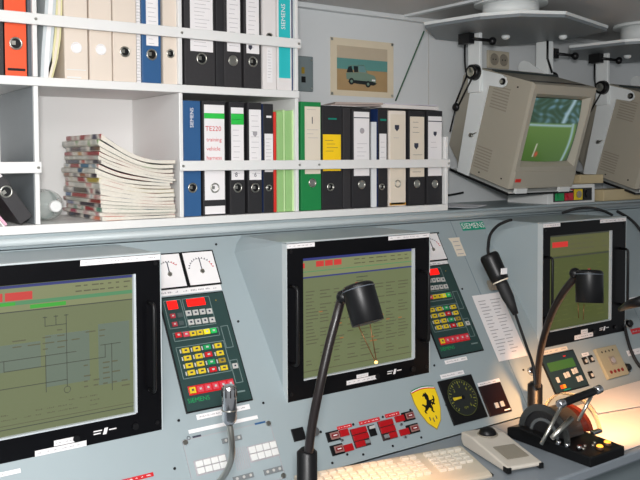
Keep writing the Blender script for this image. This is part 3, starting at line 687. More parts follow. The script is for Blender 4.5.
c = (-0.1023, -0.5146); o = MB(*ic); o.box(c[0]-.01, c[1]-.0025, .002, c[0]+.012, c[1]+.002, .0025, inkd); o.torus((c[0]-.02-ic[0], c[1]-ic[1], .0022), (0, 0, 1), .004, .0007, inkd, 14, 4)
c = (0.0778, -0.5165); o.box(c[0]-.022, c[1]-.0025, .002, c[0]+.008, c[1]+.002, .0025, blu); o.build('printed_mark', t)

# red label and white label at lower left
q = (-0.2974, -0.5791, -0.2238, -0.5703); plabel(*q, 'red label with white print below the left monitor', 5, red_m, wht)
q = (-0.5439, -0.5081, -0.5007, -0.4993); plabel(*q, 'small white label at the extreme lower left corner below the left monitor', 4)

# toggle button group
G = 'red lit push buttons below the middle monitor'
swd = mat('switch black frame', (52, 34, 34), .5)
rbtn = mat('red button', (170, 12, 22), .35, emit=.03)
t0 = (0.3886, -0.6009)
t = pthing('button_panel', 'cluster of red push buttons on the slope left of the yellow crest', 'buttons', t0[0], t0[1])
def pq(q, z0, z1, m, name, par=t, bev=.0008):
    o = MB(*t0); o.box(q[0], q[1], z0, q[2], q[3], z1, m); return o.build(name, par, bevel=bev)
rocker = mat('rocker grey red', (150, 110, 104), .4)
for q in ((0.2463, -0.6029, 0.2858, -0.5772), (0.2464, -0.6379, 0.2858, -0.6119), (0.5037, -0.6, 0.5457, -0.5747), (0.504, -0.6352, 0.5466, -0.6101)):
    o = pq(q, 0, .004, blk, 'rocker_switch'); e = (q[2]-q[0])*.16; f = (q[3]-q[1])*.16
    pq((q[0]+e*1.6, q[1]+f, q[2]-e*.3, q[3]-f), .004, .007, rocker, 'rocker_frame', o); pq((q[0]+e*2, q[1]+f*2, q[2]-e, q[3]-f*2), .007, .009, mat('rocker red', (124, 18, 26), .4), 'rocker', o)
    cx_, cy_ = (q[0]+q[2])/2+.003, (q[1]+q[3])/2; pq((cx_-.006, cy_-.0012, cx_+.006, cy_+.0012), .009, .0093, wht, 'rocker_print', o, 0)
for q in ((0.2882, -0.5977, 0.3156, -0.58), (0.2875, -0.6367, 0.3148, -0.6189), (0.4772, -0.5967, 0.5084, -0.5802), (0.4766, -0.6341, 0.5085, -0.6172)):
    pq(q, 0, .006, rbtn, 'button')
for n, (cx, y, mm) in enumerate(((0.323, -0.6098, 0.3732, -0.5868, 0, 0),)*0): pass
blockA = (0.3224, -0.6347, 0.3738, -0.5844); blockB = (0.4155, -0.6344, 0.4663, -0.5821)
for q in (blockA, blockB):
    o = pq(q, 0, .003, swd, 'button_block'); h = (q[3]-q[1])/3
    for k in range(3):
        y0 = q[3]-h*(k+1)+.001
        if k < 2: pq((q[0]+.001, y0, q[2]-.001, y0+h-.002), .003, .007, rbtn, 'button', o)
        else:
            xm = q[0]+(q[2]-q[0])*(.62 if q is blockA else .42)
            r0, r1 = ((q[0]+.002, xm), (xm+.002, q[2]-.002)) if q is blockA else ((xm+.002, q[2]-.002), (q[0]+.006, xm))
            pq((r0[0], y0, r0[1], y0+h-.002), .003, .007, rbtn, 'button', o); pq((r1[0], y0+.004, r1[1], y0+h-.004), .003, .0075, mat('lens grey', (130, 130, 132), .3), 'indicator', o)
q = (0.3803, -0.6154, 0.4032, -0.5858); o = pq(q, 0, .003, blk, 'key_switch'); pq((q[0]+.003, (q[1]+q[3])/2+.004, q[2]-.003, q[3]-.003), .003, .008, kgry, 'key_cap', o)
for q in ((0.2869, -0.5784, 0.3338, -0.5696), (0.359, -0.5804, 0.4284, -0.5704), (0.4493, -0.5782, 0.499, -0.568)):
    m = MB(*t0); m.box(q[0], q[1], 0, q[2], q[3], .0015, mat('red tag', (206, 40, 48), .5)); lines(m, q[0]+.003, q[1]+.002, q[2]-.003, q[3]-.002, .0015, wht, 1, 5, 1, 4, .4); m.build('red_label', t)
for u in ((0.2879, -0.6055), (0.4905, -0.6044), (0.4889, -0.6394)): MB().cyl((u[0]-t0[0], u[1]-t0[1], 0), (u[0]-t0[0], u[1]-t0[1], .006), .0034, chrome, 12).build('lamp_lens', t)

# crest sticker (shield)
cr0 = (0.608, -0.5778); 
t = pthing('crest_sticker', 'yellow shield sticker with rearing black horse between red buttons and black dial', 'sticker', cr0[0], cr0[1])
def shield(s, dy=0):
    pts = []
    for k in range(9): u = k/8; pts.append((-.047*s+u*.094*s, (.052+.007*math.sin(u*PI))*s+dy))
    pts += [(.047*s, .02*s+dy), (.040*s, -.01*s+dy), (.025*s, -.042*s+dy), (.0, -.064*s+dy), (-.025*s, -.042*s+dy), (-.040*s, -.01*s+dy), (-.047*s, .02*s+dy)]
    return pts
yel_c = mat('crest yellow', (246, 208, 30), .35)
m = MB(); m.poly(shield(1), 0, .0014, mat('crest gold rim', (150, 132, 60), .4)); m.poly(shield(.95), .0014, .0018, yel_c)
for k, cm_ in enumerate((mat('crest green', (20, 120, 70), .5), wht, mat('crest red', (214, 34, 34), .5))):
    pts = []; o_ = .0555-k*.0028
    top = [(-.044+.088*u/8, o_+.0062*math.sin(u/8*PI)) for u in range(9)]
    m.poly(top+[(x, y-.0028) for x, y in reversed(top)], .0018, .0021+k*.00005, cm_)
m.build('shield', t)
hp = [(-.004, .047), (-.001, .042), (.003, .044), (.007, .040), (.011, .036), (.010, .033), (.006, .034), (.003, .032), (.004, .026), (.001, .020), (.004, .012), (.006, .006), (.013, .004), (.020, .010), (.0245, .008), (.021, .004), (.015, -.002), (.017, -.008), (.023, -.013), (.022, -.020), (.016, -.024), (.0165, -.021), (.018, -.016), (.010, -.013), (.004, -.008), (-.001, -.005), (-.006, -.010), (-.004, -.017), (-.010, -.024), (-.014, -.024), (-.010, -.017), (-.013, -.010), (-.012, -.002), (-.010, .004), (-.016, .006), (-.021, .003), (-.024, -.001), (-.027, .003), (-.022, .008), (-.015, .011), (-.018, .014), (-.024, .015), (-.027, .018), (-.022, .0195), (-.015, .018), (-.009, .018), (-.010, .026), (-.011, .033), (-.008, .040)]
hp = [(-x*.95, y*.85+.004) for x, y in hp]
MB().poly(hp, .0018, .0026, blk).build('horse', t)
tail = [(-.013, .004), (-.021, .008), (-.029, .020), (-.030, .032), (-.026, .036), (-.026, .028), (-.022, .018), (-.014, .010)]
MB().poly([(-x*1., y*.85) for x, y in tail], .0018, .0024, blk).build('horse_tail', t)
m = MB(); 
for k, (x, rr) in enumerate(((-.012, .02), (.0, .02), (.012, .02))): m.box(x-.0015, -.042+abs(k-1)*.006, .0018, x+.0015, -.03+abs(k-1)*.004, .0024, inkd)
m.build('crest_letters', t)

# black dial
a = (0.6708, -0.6441, 0.8065, -0.5135); ac = ((a[0]+a[2])/2, (a[1]+a[3])/2); hw, hh = (a[2]-a[0])/2, (a[3]-a[1])/2
t = pthing('dial_gauge', 'black square gauge with yellow scale right of the yellow crest', 'gauge', *ac)
MB().box(-hw, -hh, 0, hw, hh, .006, blk).build('frame', t, bevel=.001)
m = MB(); dy_ = mat('dial yellow', (136, 140, 40), .5); m.cyl((0, .005, .006), (0, .005, .0066), .052, mat('dial face', (30, 34, 32), .5), 40); m.torus((0, .005, .0066), (0, 0, 1), .053, .0012, mat('dial ring', (70, 76, 30), .5), 40, 6)
for k in range(25):
    th_ = R(225-k*270/24); r0 = .044 if k % 3 else .040; c_, s_ = math.cos(th_), math.sin(th_)
    m.tube([(r0*c_, .005+r0*s_, .0068), (.049*c_, .005+.049*s_, .0068)], .0009 if k % 3 else .0014, dy_, 5)
for k, s_ in enumerate('123456'):
    th_ = R(180-k*46); m.text(s_, .033*math.cos(th_), .005+.033*math.sin(th_), .014, .0068, dy_) if k else None
m.text('rpm', 0, -.024, .010, .0068, dy_); m.build('dial', t)
MB().poly([(-.038, .001), (-.038, .010), (.0, .0075), (.0, .003)], .0072, .0082, yel_m).build('needle', t)
MB().cyl((0, .005, .0066), (0, .005, .010), .006, blk, 16).build('hub', t)
a = (0.8168, -0.6465, 0.9097, -0.5547); ac = ((a[0]+a[2])/2, (a[1]+a[3])/2); hw, hh = (a[2]-a[0])/2, (a[3]-a[1])/2
t = pthing('indicator_box', 'dark square indicator with two small white buttons right of dial gauge', 'indicator', *ac)
MB().box(-hw, -hh, 0, hw, hh, .006, mat('maroon black', (34, 16, 18), .3)).build('face', t, bevel=.001)
for dx in (-.008, .016): MB().box(dx-.007, -hh*.42-.008, .006, dx+.007, -hh*.42+.008, .010, kgry).build('button', t, bevel=.001)
MB().box(hw*.35, -hh*.88, .006, hw*.9, -hh*.8, .0063, wht).build('printed_mark', t)
q = (0.6908, -0.5085, 0.7854, -0.4958); plabel(*q, 'white label above the black dial gauge', 4)
q = (0.728, -0.4691, 0.819, -0.4575); plabel(*q, 'white label below the right keypad', 4)
q = (0.8212, -0.5557, 0.9151, -0.5432); plabel(*q, 'white label above the dark square indicator', 3)
# name plates
q = (1.025, -0.04029, 1.135, -0.009436); plabel(*q, 'green maker name plate near the top of the slope', 0, mat('green plate', (0, 150, 120), .45), wht, 'SIEMENS')
t0_ = (0.9652, -0.0971)
m = MB(); m.poly([(-.022, .034), (.030, .034), (.026, .022), (.026, -.034), (-.014, -.034), (-.014, .018)], 0, .0012, cream)
for k in range(4): m.box(-.008, .018-k*.015, .0012, .018, .0205-k*.015, .0015, ink)
tag(m.build('paper_tag', loc=(t0_[0], PB[1]+t0_[1]*ca, PB[2]+t0_[1]*sa), rot=(A, 0, 0)), 'small cream paper tag on the slope beside the right meter', 'tag')
# notice paper
q = (0.9395, -0.495, 1.072, -0.2727)
t = pthing('notice_sheet', 'printed white instruction sheet on the slope under the hand microphone', 'paper', (q[0]+q[2])/2, (q[1]+q[3])/2)
w, h = (q[2]-q[0])/2, (q[3]-q[1])/2
sheet(MB(), 0, 0, w*2, h*2, .0012, 0, wht, .0006, .002).build('sheet', t)
o = MB(); lines(o, -w*.8, -h*.85, w*.85, h*.85, .0042, ink, 17, 2, .8, 7, .22); o.build('print', t)

# display unit of section three
a = (1.122, -0.6337, 1.293, -0.5067); ac = ((a[0]+a[2])/2, (a[1]+a[3])/2); hw, hh = (a[2]-a[0])/2, (a[3]-a[1])/2
t = pthing('display_unit', 'dark square control unit with green display below the right monitor', 'display', *ac)
MB().box(-hw, -hh, 0, hw, hh, .005, blk).build('frame', t, bevel=.001)
MB().box(-hw+.004, -hh+.004, .005, hw-.004, hh-.004, .006, mat('unit slate', (32, 50, 56), .4)).build('face', t)
MB().box(-hw*.80, hh*.12, .006, hw*.72, hh*.58, .0068, em('lcd green', (40, 120, 20), .6)).build('display', t)
for cx, cy in ((-.6, -.35), (-.1, -.22), (.08, -.20), (.42, -.12), (.6, -.10), (.5, -.55), (.68, -.53)): MB().box(hw*cx-.006, hh*cy-.009, .006, hw*cx+.006, hh*cy+.009, .009, kgry).build('button', t, bevel=.001)
for cx, m_ in ((-.55, mat('orange mark', (200, 90, 30), .5)), (-.38, mat('amber mark', (220, 150, 30), .5))): MB().box(hw*cx-.006, -hh*.72-.006, .006, hw*cx+.006, -hh*.72+.006, .007, m_).build('indicator', t)
o = MB(); o.box(-hw*.5, -hh*.93, .006, -hw*.1, -hh*.87, .0063, teal); o.box(hw*.25, hh*.72, .006, hw*.4, hh*.78, .0063, red_m); o.build('printed_mark', t)
q = (1.143, -0.5039, 1.273, -0.491); plabel(*q, 'cream label above the dark unit with green display', 4, cream)
q = (1.329, -0.5383, 1.364, -0.5262); plabel(*q, 'tiny white label above two toggle switches', 2)
for i, u in enumerate(((1.328, -0.5525), (1.362, -0.5507), (1.326, -0.6013))):
    t = pthing('toggle_switch', ['black toggle switch beside the green display unit, left of the upper pair', 'black toggle switch beside beige relay block, right of the upper pair', 'single lower black toggle switch between display unit and relay block'][i], 'switch', u[0], u[1])
    MB().box(-.010, -.012, 0, .010, .012, .006, blk).build('frame', t, bevel=.001); MB().box(-.004, -.008, .006, .003, .003, .010, kgry).build('rocker', t)
a = (1.392, -0.6312, 1.508, -0.5234); ac = ((a[0]+a[2])/2, (a[1]+a[3])/2); hw, hh = (a[2]-a[0])/2, (a[3]-a[1])/2
t = pthing('relay_block', 'beige module with rows of terminal holes right of display unit', 'module', *ac)
MB().box(-hw, -hh, 0, hw, hh, .012, mat('relay beige', (164, 158, 132), .5)).build('casing', t, bevel=.002)
for k in range(4):
    MB().cyl((hw*(-.55+k*.34), hh*.7, .012), (hw*(-.55+k*.34), hh*.7, .0126), .0036, blk, 12).build('terminal', t)
    MB().cyl((hw*(-.55+k*.36), -hh*.62, .012), (hw*(-.55+k*.36), -hh*.62, .0135), .006, mat('terminal red', (130, 30, 26), .4), 12).build('terminal', t)
MB().box(-.014, -.012, .012, .018, .018, .014, beige_d).build('dial_plate', t); MB().cyl((.002, .003, .014), (.002, .003, .018), .009, ink, 16).build('knob', t)
# far right strip of the slope
for i, (u, c_, s_, l) in enumerate((((1.739, -0.377), wht, .035, 'small white sticker at the right edge beside the right monitor'), ((1.669, -0.4914), red_m, .03, 'small red sticker at the right edge of the picture'), ((1.602, -0.5619), wht, .04, 'white label at the right edge right of the relay block'))):
    plabel(u[0]-s_, u[1]-.010, u[0]+s_, u[1]+.010, l, 3, c_, ink)
for i, u in enumerate(((1.644, -0.4607), (1.52, -0.6081))):
    t = pthing('rotary_knob', ['small knob right of the right monitor near its lower corner', 'small round knob right of the beige relay block'][i], 'knob', u[0], u[1]); MB().cyl((0, 0, 0), (0, 0, .015), .014, blk, 20, .011).build('cap', t); MB().torus((0, 0, .002), (0, 0, 1), .017, .002, steel).build('ring', t)

# square black key lock by the lamp foot
u = (0.1679, -0.5652); t = pthing('lock_plate', 'black square plate with a chrome button behind the first gooseneck lamp', 'lock', u[0], u[1])
MB().box(-.018, -.016, 0, .018, .016, .004, blk).build('plate', t, bevel=.001)
u2 = (0.2139, -0.5694); MB().cyl((u2[0]-u[0], u2[1]-u[1], 0), (u2[0]-u[0], u2[1]-u[1], .012), .013, chrome, 24, .011).build('button', t)
u = (1.06, -0.5454); t = pthing('push_button', 'round chrome push button behind the right gooseneck lamp', 'button', u[0], u[1])
MB().cyl((0, 0, 0), (0, 0, .010), .014, chrome, 24, .012).build('ring', t); MB().cyl((0, 0, .010), (0, 0, .012), .008, blk, 20).build('cap', t)

# ------------------------------------------------------------------ gooseneck items
def smooth(pts, n=8):
    pts = [Vector(p) for p in pts]; out = []
    P_ = [pts[0]]+pts+[pts[-1]]
    for i in range(1, len(P_)-2):
        p0, p1, p2, p3 = P_[i-1:i+3]
        for k in range(n):
            t = k/n
            out.append(.5*((2*p1)+(-p0+p2)*t+(2*p0-5*p1+4*p2-p3)*t*t+(-p0+3*p1-3*p2+p3)*t**3))
    out.append(pts[-1]); return out
neckm = mat('gooseneck brown-black', (30, 24, 24), .35)
def lamp(label, base, zt, path, head0, head1, r, joint, wires, bulb, br=.022, nr=.0098):
    t = thing('gooseneck_lamp', label, 'lamp', base); B = Vector(base)
    L = lambda p: Vector(p)-B
    m = MB(); m.tube([(0, 0, 0), (0, 0, .006), (0, 0, .008), (0, 0, zt-base[2]-.008), (0, 0, zt-base[2]), ], [br+.008, br+.008, br, br, br*.6], blk, 28); m.build('base', t)
    MB().tube([L(p) for p in smooth(path)], nr, neckm, 14).build('gooseneck', t)
    h0, h1 = L(head0), L(head1); d = (h1-h0).normalized()
    MB().tube([h0-d*.004, h0-d*.0005, h0+d*.002, h0+d*.006, h1-d*.001, h1], [r*.8, r*.96, r, r, r, r*.97], blk, 40, True).build('lamp_shade', t)
    MB().torus(h0+d*.007, d, r+.0002, .0012, grey_d, 40, 6).build('shade_rim', t)
    MB().ball(L(joint), .015, blk, n=16).build('joint', t)
    m = MB(); m.cyl(h0-d*.004, h0-d*.008, .004, mat('lamp vent red', (130, 50, 40), .4), 12); m.build('vent', t)
    m = MB()
    for p, q in wires: m.tube([L(p), L(q)], .0011, mat('wire copper', (120, 84, 50), .4, metal=.6), 6)
    m.build('wire_bracket', t)
    if bulb: MB().ball(L(bulb), .0036, mat('small glowing bulb', (255, 190, 110), .3, emit=2.5)).build('bulb', t)
    return t
lamp('black gooseneck lamp standing in front of the middle monitor', (.012, -.905, .7155), .882,
     [(0.0062, -0.9199, 0.8795), (0.0138, -0.9224, 0.9365), (0.0298, -0.9296, 1.021), (0.0534, -0.93, 1.103), (0.0749, -0.9298, 1.165), (0.0916, -0.9218, 1.194)],
     (0.1063, -0.961, 1.228), (0.11, -0.9918, 1.153), .0350, (0.0894, -0.932, 1.202),
     [((0.0988, -0.972, 1.147), (0.1333, -0.9879, 1.066)), ((0.1134, -0.9943, 1.151), (0.135, -0.9891, 1.066))], (0.1341, -0.9885, 1.066))
lamp('black gooseneck lamp standing in front of the right monitor', (.962, -.725, .7155), .826,
     [(0.9472, -0.7465, 0.8208), (0.9077, -0.7823, 0.8974), (0.8644, -0.8332, 0.9858), (0.8306, -0.8907, 1.075), (0.8073, -0.9446, 1.14), (0.8028, -0.9763, 1.176), (0.8056, -0.9896, 1.196)],
     (0.8144, -1.02, 1.205), (0.8048, -1.029, 1.126), .0345, (0.7972, -0.9897, 1.198),
     [((0.7807, -1.012, 1.126), (0.7807, -1.014, 1.087)), ((0.7932, -1.021, 1.123), (0.79, -1.021, 1.082))], None)

t = thing('gooseneck_microphone', 'chrome gooseneck microphone rising in front of the intercom panel', 'microphone', (0, 0, 0))
mh0, mh1 = Vector((-0.1893, -0.9329, 1.055)), Vector((-0.1903, -0.9355, 0.9883)); d = (mh1-mh0).normalized(); end = Vector((*(-0.1348, -0.6354),)).to_3d()
pe = Vector((end.x, PB[1]+end.y*ca-.003*sa, PB[2]+end.y*sa+.003*ca))
t.location = pe
L = lambda p: Vector(p)-pe
MB().tube([L(mh0-d*.004), L(mh0), L(mh0+d*.006), L(mh1-d*.004), L(mh1), L(mh1+d*.008)], [.009, .0135, .0145, .0145, .013, .007], chrome, 28).build('capsule', t)
MB().torus(L(mh0+d*.045), d, .0146, .0012, steel, 28, 6).build('ring', t)
m = MB()
for k in range(10): m.tube([L(mh0+d*.001)+Vector((math.cos(k*.628)*.0142, math.sin(k*.628)*.0142, 0)), L(mh0+d*.018)+Vector((math.cos(k*.628)*.0149, math.sin(k*.628)*.0149, 0))], .0012, blk, 5)
m.build('grille_slots', t)
MB().tube([L(p) for p in smooth([mh1+d*.006, (-0.1887, -0.9381, 0.9572), (-0.1855, -0.9357, 0.9261), (-0.1839, -0.9201, 0.893), (-0.1866, -0.8953, 0.8614), (-0.1886, -0.8467, 0.825), pe])], .0062, steel, 14).build('gooseneck', t)
MB().cyl((0, 0, -.002), (0, -.012, .008), .014, steel, 20).build('flange', t)

# hand microphone hanging on the slope
t = thing('hand_microphone', 'black hand-held microphone hanging by its cable above the instruction sheet', 'microphone', (0, 0, 0))
b0 = Vector((0.7113, -0.7751, 1.223)); b1 = Vector((0.7322, -0.8324, 1.102)); t.location = b1; d = (b1-b0); ln_ = d.length; d.normalize(); L = lambda p: Vector(p)-b1
MB().tube([L(b0-d*.012), L(b0-d*.006), L(b0+d*.002), L(b0+d*.05), L(b0+d*.066), L(b0+d*.07)], [.022, .0262, .0268, .0255, .024, .018], blk, 28).build('head', t)
MB().tube([L(b0+d*.07), L(b0+d*.08), L(b1-d*.02), L(b1), L(b1+d*.03)], [.0165, .0172, .0165, .013, .008], rub, 24).build('grip', t)
MB().torus(L(b0+d*.068), d, .0205, .0028, cream, 28, 6).build('collar', t)
c = L(b0+d*.035); MB().box(c.x-.012, c.y-.033, c.z-.008, c.x+.010, c.y-.030, c.z+.008, wht).build('name_label', t)
MB().tube([L(p) for p in smooth([b0-d*.01, (0.7224, -0.7572, 1.248), (0.7578, -0.7316, 1.28), (0.8049, -0.7146, 1.302), (0.8493, -0.7087, 1.313), (0.8844, -0.6966, 1.315)])], .0045, rub, 10).build('cable', t)
MB().tube([L(p) for p in smooth([b1+d*.02, (0.7097, -0.88, 1.056), (0.6786, -0.9338, 1.009), (0.6428, -0.9836, 0.9781), (0.6338, -0.9977, 0.9349)])], .004, rub, 8).build('cord', t)
m = MB(); u = (1.048, -0.2366); c = L(Vector((u[0], PB[1]+u[1]*ca, PB[2]+u[1]*sa))); m.box(c.x-.016, c.y-.022, c.z-.02, c.x+.014, c.y+.0, c.z+.01, beige_d); m.build('clip', t)

# ------------------------------------------------------------------ desk things
# keyboard
KB = thing('keyboard', 'beige computer keyboard lying on the worktop below the red buttons', 'keyboard', (.310, -.842, .7155), (R(5), 0, R(-11)))
kbm = mat('keyboard case', (196, 186, 168), .5); kcap = mat('key cap', (216, 208, 194), .5, var=.02)
o = MB(); o.poly([(-.085, 0), (.085, .0), (.085, .026), (.07, .028), (-.07, .016), (-.085, .012)], -.235, .235, kbm, 'x'); o.build('case', KB, bevel=.003)
n = 0
for r_ in range(5):
    y = .052-r_*.0195+(.006 if r_ == 0 else 0)
    zt = .0255-(.052-y)*.085
    for k in range(20):
        x = -.212+k*.0222
        if k in (14,): continue
        if r_ == 0 and k in (1, 6, 11): continue
        if n >= 90: break
        if x > .215: continue
        MB().box(x-.009, y-.008, zt-.006, x+.009, y+.008, zt+.007, kcap).build('key', KB, bevel=.0015); n += 1
MB().box(-.10, -.066, .014, .03, -.050, .026, kcap).build('space_bar', KB, bevel=.0015)
for sx in (-1, 1): MB().box(sx*.2355-.004, -.082, .002, sx*.2355+.004, -.060, .011, blk).build('foot', KB)
KB.scale = (1, .84, 1)

# trackball
TB = thing('trackball', 'beige trackball unit with black ball and black corner feet beside keyboard', 'trackball', (.640, -.878, .7155), (0, 0, R(-14)))
TB.scale = (1, .93, 1)
o = MB(); o.poly([(-.105, .004), (.105, .004), (.118, .020), (.115, .040), (.06, .042), (.02, .036), (-.118, .020), (-.121, .012)], -.052, .052, mat('trackball case', (206, 198, 186), .5), 'x'); o.build('body', TB, bevel=.004)
MB().box(-.036, -.098, .0225, .036, -.022, .030, beige_d).build('button_plate', TB, bevel=.002) if 0 else None
o = MB(); vs = [(-.03, -.085, .0262), (.034, -.085, .0262), (.034, -.015, .0345), (-.03, -.015, .0345)]; o.add(vs+[(x, y, z+.0015) for x, y, z in vs], [(0,1,2,3), (4,7,6,5), (0,4,5,1), (1,5,6,2), (2,6,7,3), (3,7,4,0)], beige_d); o.build('button_plate', TB)
MB().ball((0, .062, .044), .024, blk, (1, 1, .75)).build('ball', TB); MB().torus((0, .062, .0425), (0, 0, 1), .026, .002, beige_d).build('ball_ring', TB)
for sx in (-1, 1): MB().box(sx*.053-.012*sx, -.1225, .004, sx*.054, -.100, .018, blk).build('corner_button', TB, bevel=.002)

# engine telegraph / throttle
TG = thing('throttle_lever', 'black machine throttle box with dial drum and chrome lever on worktop', 'throttle', (.842, -.915, .7155))
o = MB(); o.poly([(-.148, 0), (.128, 0), (.128, .028), (.09, .040), (-.06, .030), (-.148, .026)], -.073, .070, blk, 'x'); o.build('base', TG, bevel=.003)
def halfdisc(r, x0, x1, cy, cz, m, name, a0=0, a1=180, r0=0, par=TG):
    pts = [(cy+r*math.cos(R(a0+(a1-a0)*k/28)), cz+r*math.sin(R(a0+(a1-a0)*k/28))) for k in range(29)]
    if r0: pts += [(cy+r0*math.cos(R(a1-(a1-a0)*k/28)), cz+r0*math.sin(R(a1-(a1-a0)*k/28))) for k in range(29)]
    else: pts.append((cy, cz))
    return MB().poly(pts, x0, x1, m, 'x').build(name, par)
tgl = mat('smoked glass', (120, 120, 116), .06, var=0); 
halfdisc(.070, -.045, .030, .018, .030, mat('drum black', (34, 34, 36), .3), 'drum', 8, 172)
q = halfdisc(.086, -.052, -.048, .018, .029, mat('dial rim', (70, 72, 72), .25, metal=.4), 'dial_disc', 0, 180, .068)
halfdisc(.048, -.051, -.047, .018, .030, mat('dial inner', (96, 100, 102), .3), 'dial_disc', 5, 175, .040)
halfdisc(.072, .0305, .046, .0, .032, mat('quadrant red-brown', (74, 26, 18), .25), 'quadrant', 30, 165)
cov = mat('clear cover', (240, 225, 200), .04, trans=.95, var=0)
halfdisc(.098, .048, .060, .01, .032, cov, 'clear_cover', 0, 170, .093)
MB().box(.010, -.098, .052, .046, -.084, .061, chrome).build('pointer_block', TG, bevel=.002)
# lever: two rods and a crossbar grip
r1a, r1b = Vector((0.455, -1.219, 0.9754)), Vector((0.3845, -1.222, 0.905)); r2a, r2b = Vector((0.5707, -1.214, 0.9822)), Vector((0.5317, -1.202, 0.9194))
L = lambda p: Vector(p)-Vector((.842, -.915, .7155))
LV = MB().tube([L(r1a), L(r1b)], .0038, steel, 12).build('lever_rod', TG); MB().tube([L(r2a), L(r2b)], .0038, steel, 12).build('lever_rod', TG)
c0, c1 = Vector((0.4515, -1.216, 0.9754)), Vector((0.5805, -1.215, 0.983)); dd = (c1-c0).normalized()
MB().tube([L(c0+dd*.01), L(c0+dd*.014), L(c1-dd*.014), L(c1-dd*.01)], [.007, .0085, .0085, .007], blk, 20).build('grip', TG)
for p in (c0, c1): MB().tube([L(p-dd*.006), L(p-dd*.003), L(p+dd*.01), L(p+dd*.013)], [.006, .0095, .0095, .006], chrome, 20).build('grip_end', TG)
MB().tube([L((0.4633, -1.238, 0.9489)), L((0.4035, -1.234, 0.9174))], .0055, steel, 10).build('short_rod', TG)
for k, (dx, dy) in enumerate(((-.065, -.07), (-.055, -.10), (-.068, -.045))): MB().cyl((dx, dy, .030), (dx, dy, .040), .008, chrome, 16, .006).build('pivot_cap', TG)
for cx, cy in ((-.004, -.125), (.038, -.118)):
    MB().cyl((cx, cy, .025), (cx, cy, .034), .010, mat('lamp socket', (90, 60, 40), .4), 20).build('lamp_socket', TG)
    MB().ball((cx, cy, .034), .009, mat('orange indicator', (255, 170, 60), .3, emit=1.6), (1, 1, .6)).build('indicator_lamp', TG)
for k in range(4): MB().cyl((-.045+k*.02, -.105+.01*(k % 2), .028), (-.045+k*.02, -.105+.01*(k % 2), .034), .004, steel, 10).build('button', TG)

# large papers at the right
def bigpaper(pts, label, z, m, curl=.0):
    o = MB(); n = 10; vs = []; fs = []
    A_, B_, C_, D_ = [Vector(p) for p in pts]
    for lay in (0, .0012):
        for i in range(n+1):
            for j in range(n+1):
                u, v = i/n, j/n
                p = (A_*(1-u)+B_*u)*(1-v)+(D_*(1-u)+C_*u)*v
                vs.append((p.x, p.y, p.z+lay+.004*math.sin(u*4+v*3)*curl+.004*curl))
    k = (n+1)**2
    for i in range(n):
        for j in range(n):
            q = i*(n+1)+j; fs += [(q, q+1, q+n+2, q+n+1), (k+q, k+q+n+1, k+q+n+2, k+q+1)]
        for q, r_ in ((i, i+1), (n*(n+1)+i, n*(n+1)+i+1), (i*(n+1), (i+1)*(n+1)), (i*(n+1)+n, (i+1)*(n+1)+n)): fs.append((q, r_, k+r_, k+q))
    o.add(vs, fs, m); ob = o.build('paper_sheet'); c = Vector(pts[3]); ob.location = c
    for v in ob.data.vertices: v.co -= c
    tag(ob, label, 'paper'); return ob
bigpaper([(.925, -.735, .7165), (1.75, -.72, .7165), (1.75, -1.045, .7165), (.925, -1.045, .7165)], 'large lower white sheet on worktop right of the throttle box', 0, paperm, .3)
bigpaper([(1.22, -.705, .7235), (1.85, -.71, .7235), (1.85, -.95, .7235), (1.12, -.83, .7235)], 'upper white sheet overlapping another, under the relay block', 0, wht, 1)

# ------------------------------------------------------------------ CRT monitors on ceiling brackets
scr = bpy.data.materials.new('crt picture'); scr.use_nodes = True
nt = scr.node_tree; bs = nt.nodes['Principled BSDF']; at = nt.nodes.new('ShaderNodeAttribute'); at.attribute_name = 'Col'
nt.links.new(at.outputs['Color'], bs.inputs['Emission Color']); bs.inputs['Base Color'].default_value = (.03, .035, .03, 1); bs.inputs['Emission Strength'].default_value = .75; bs.inputs['Roughness'].default_value = .15
def crt_col(u, v):
    # u right, v up (0..1): a lawn, a pale path curving round it, dark trees with blue-grey gaps above
    def mixc(a, b, t): t = max(0, min(1, t)); return tuple(a[i]*(1-t)+b[i]*t for i in range(3))
    n1 = .5+.5*math.sin(u*23+3*math.sin(v*17))*math.sin(v*29+2*math.sin(u*13))
    n2 = .5+.5*math.sin(u*11+v*9)*math.sin(v*41-u*17)
    top = mixc((34, 66, 44), (96, 134, 150), n1*n1*1.1*(.45+.8*n2)); 
    lawn = mixc((66, 100, 34), (98, 132, 56), v*1.3)
    c = mixc(lawn, top, (v-.60)/.03)
    edge = .82+.05*math.sin(v*4)
    path = (156, 184, 196)
    c = mixc(c, path, 1-abs(v-.585)/.03) if u < edge else c
    if v < .62: c = mixc(c, path, 1-abs(u-edge-.03)/.05); c = mixc(c, (58, 84, 62), (u-edge-.09)/.03)
    else: c = mixc(c, path, 1.2-abs(u-(.60+(v-.6)*.6+.25*max(0, .75-v)))/.06)
    c = mixc(c, (206, 200, 188), 1.1-abs(u-.20-.10*v)/.018) if .08 < v < .30 else c
    c = mixc(c, (186, 70, 46), 1.3-math.hypot((u-.26)/.035, (v-.12)/.05))
    return c
TH = R(16.5)
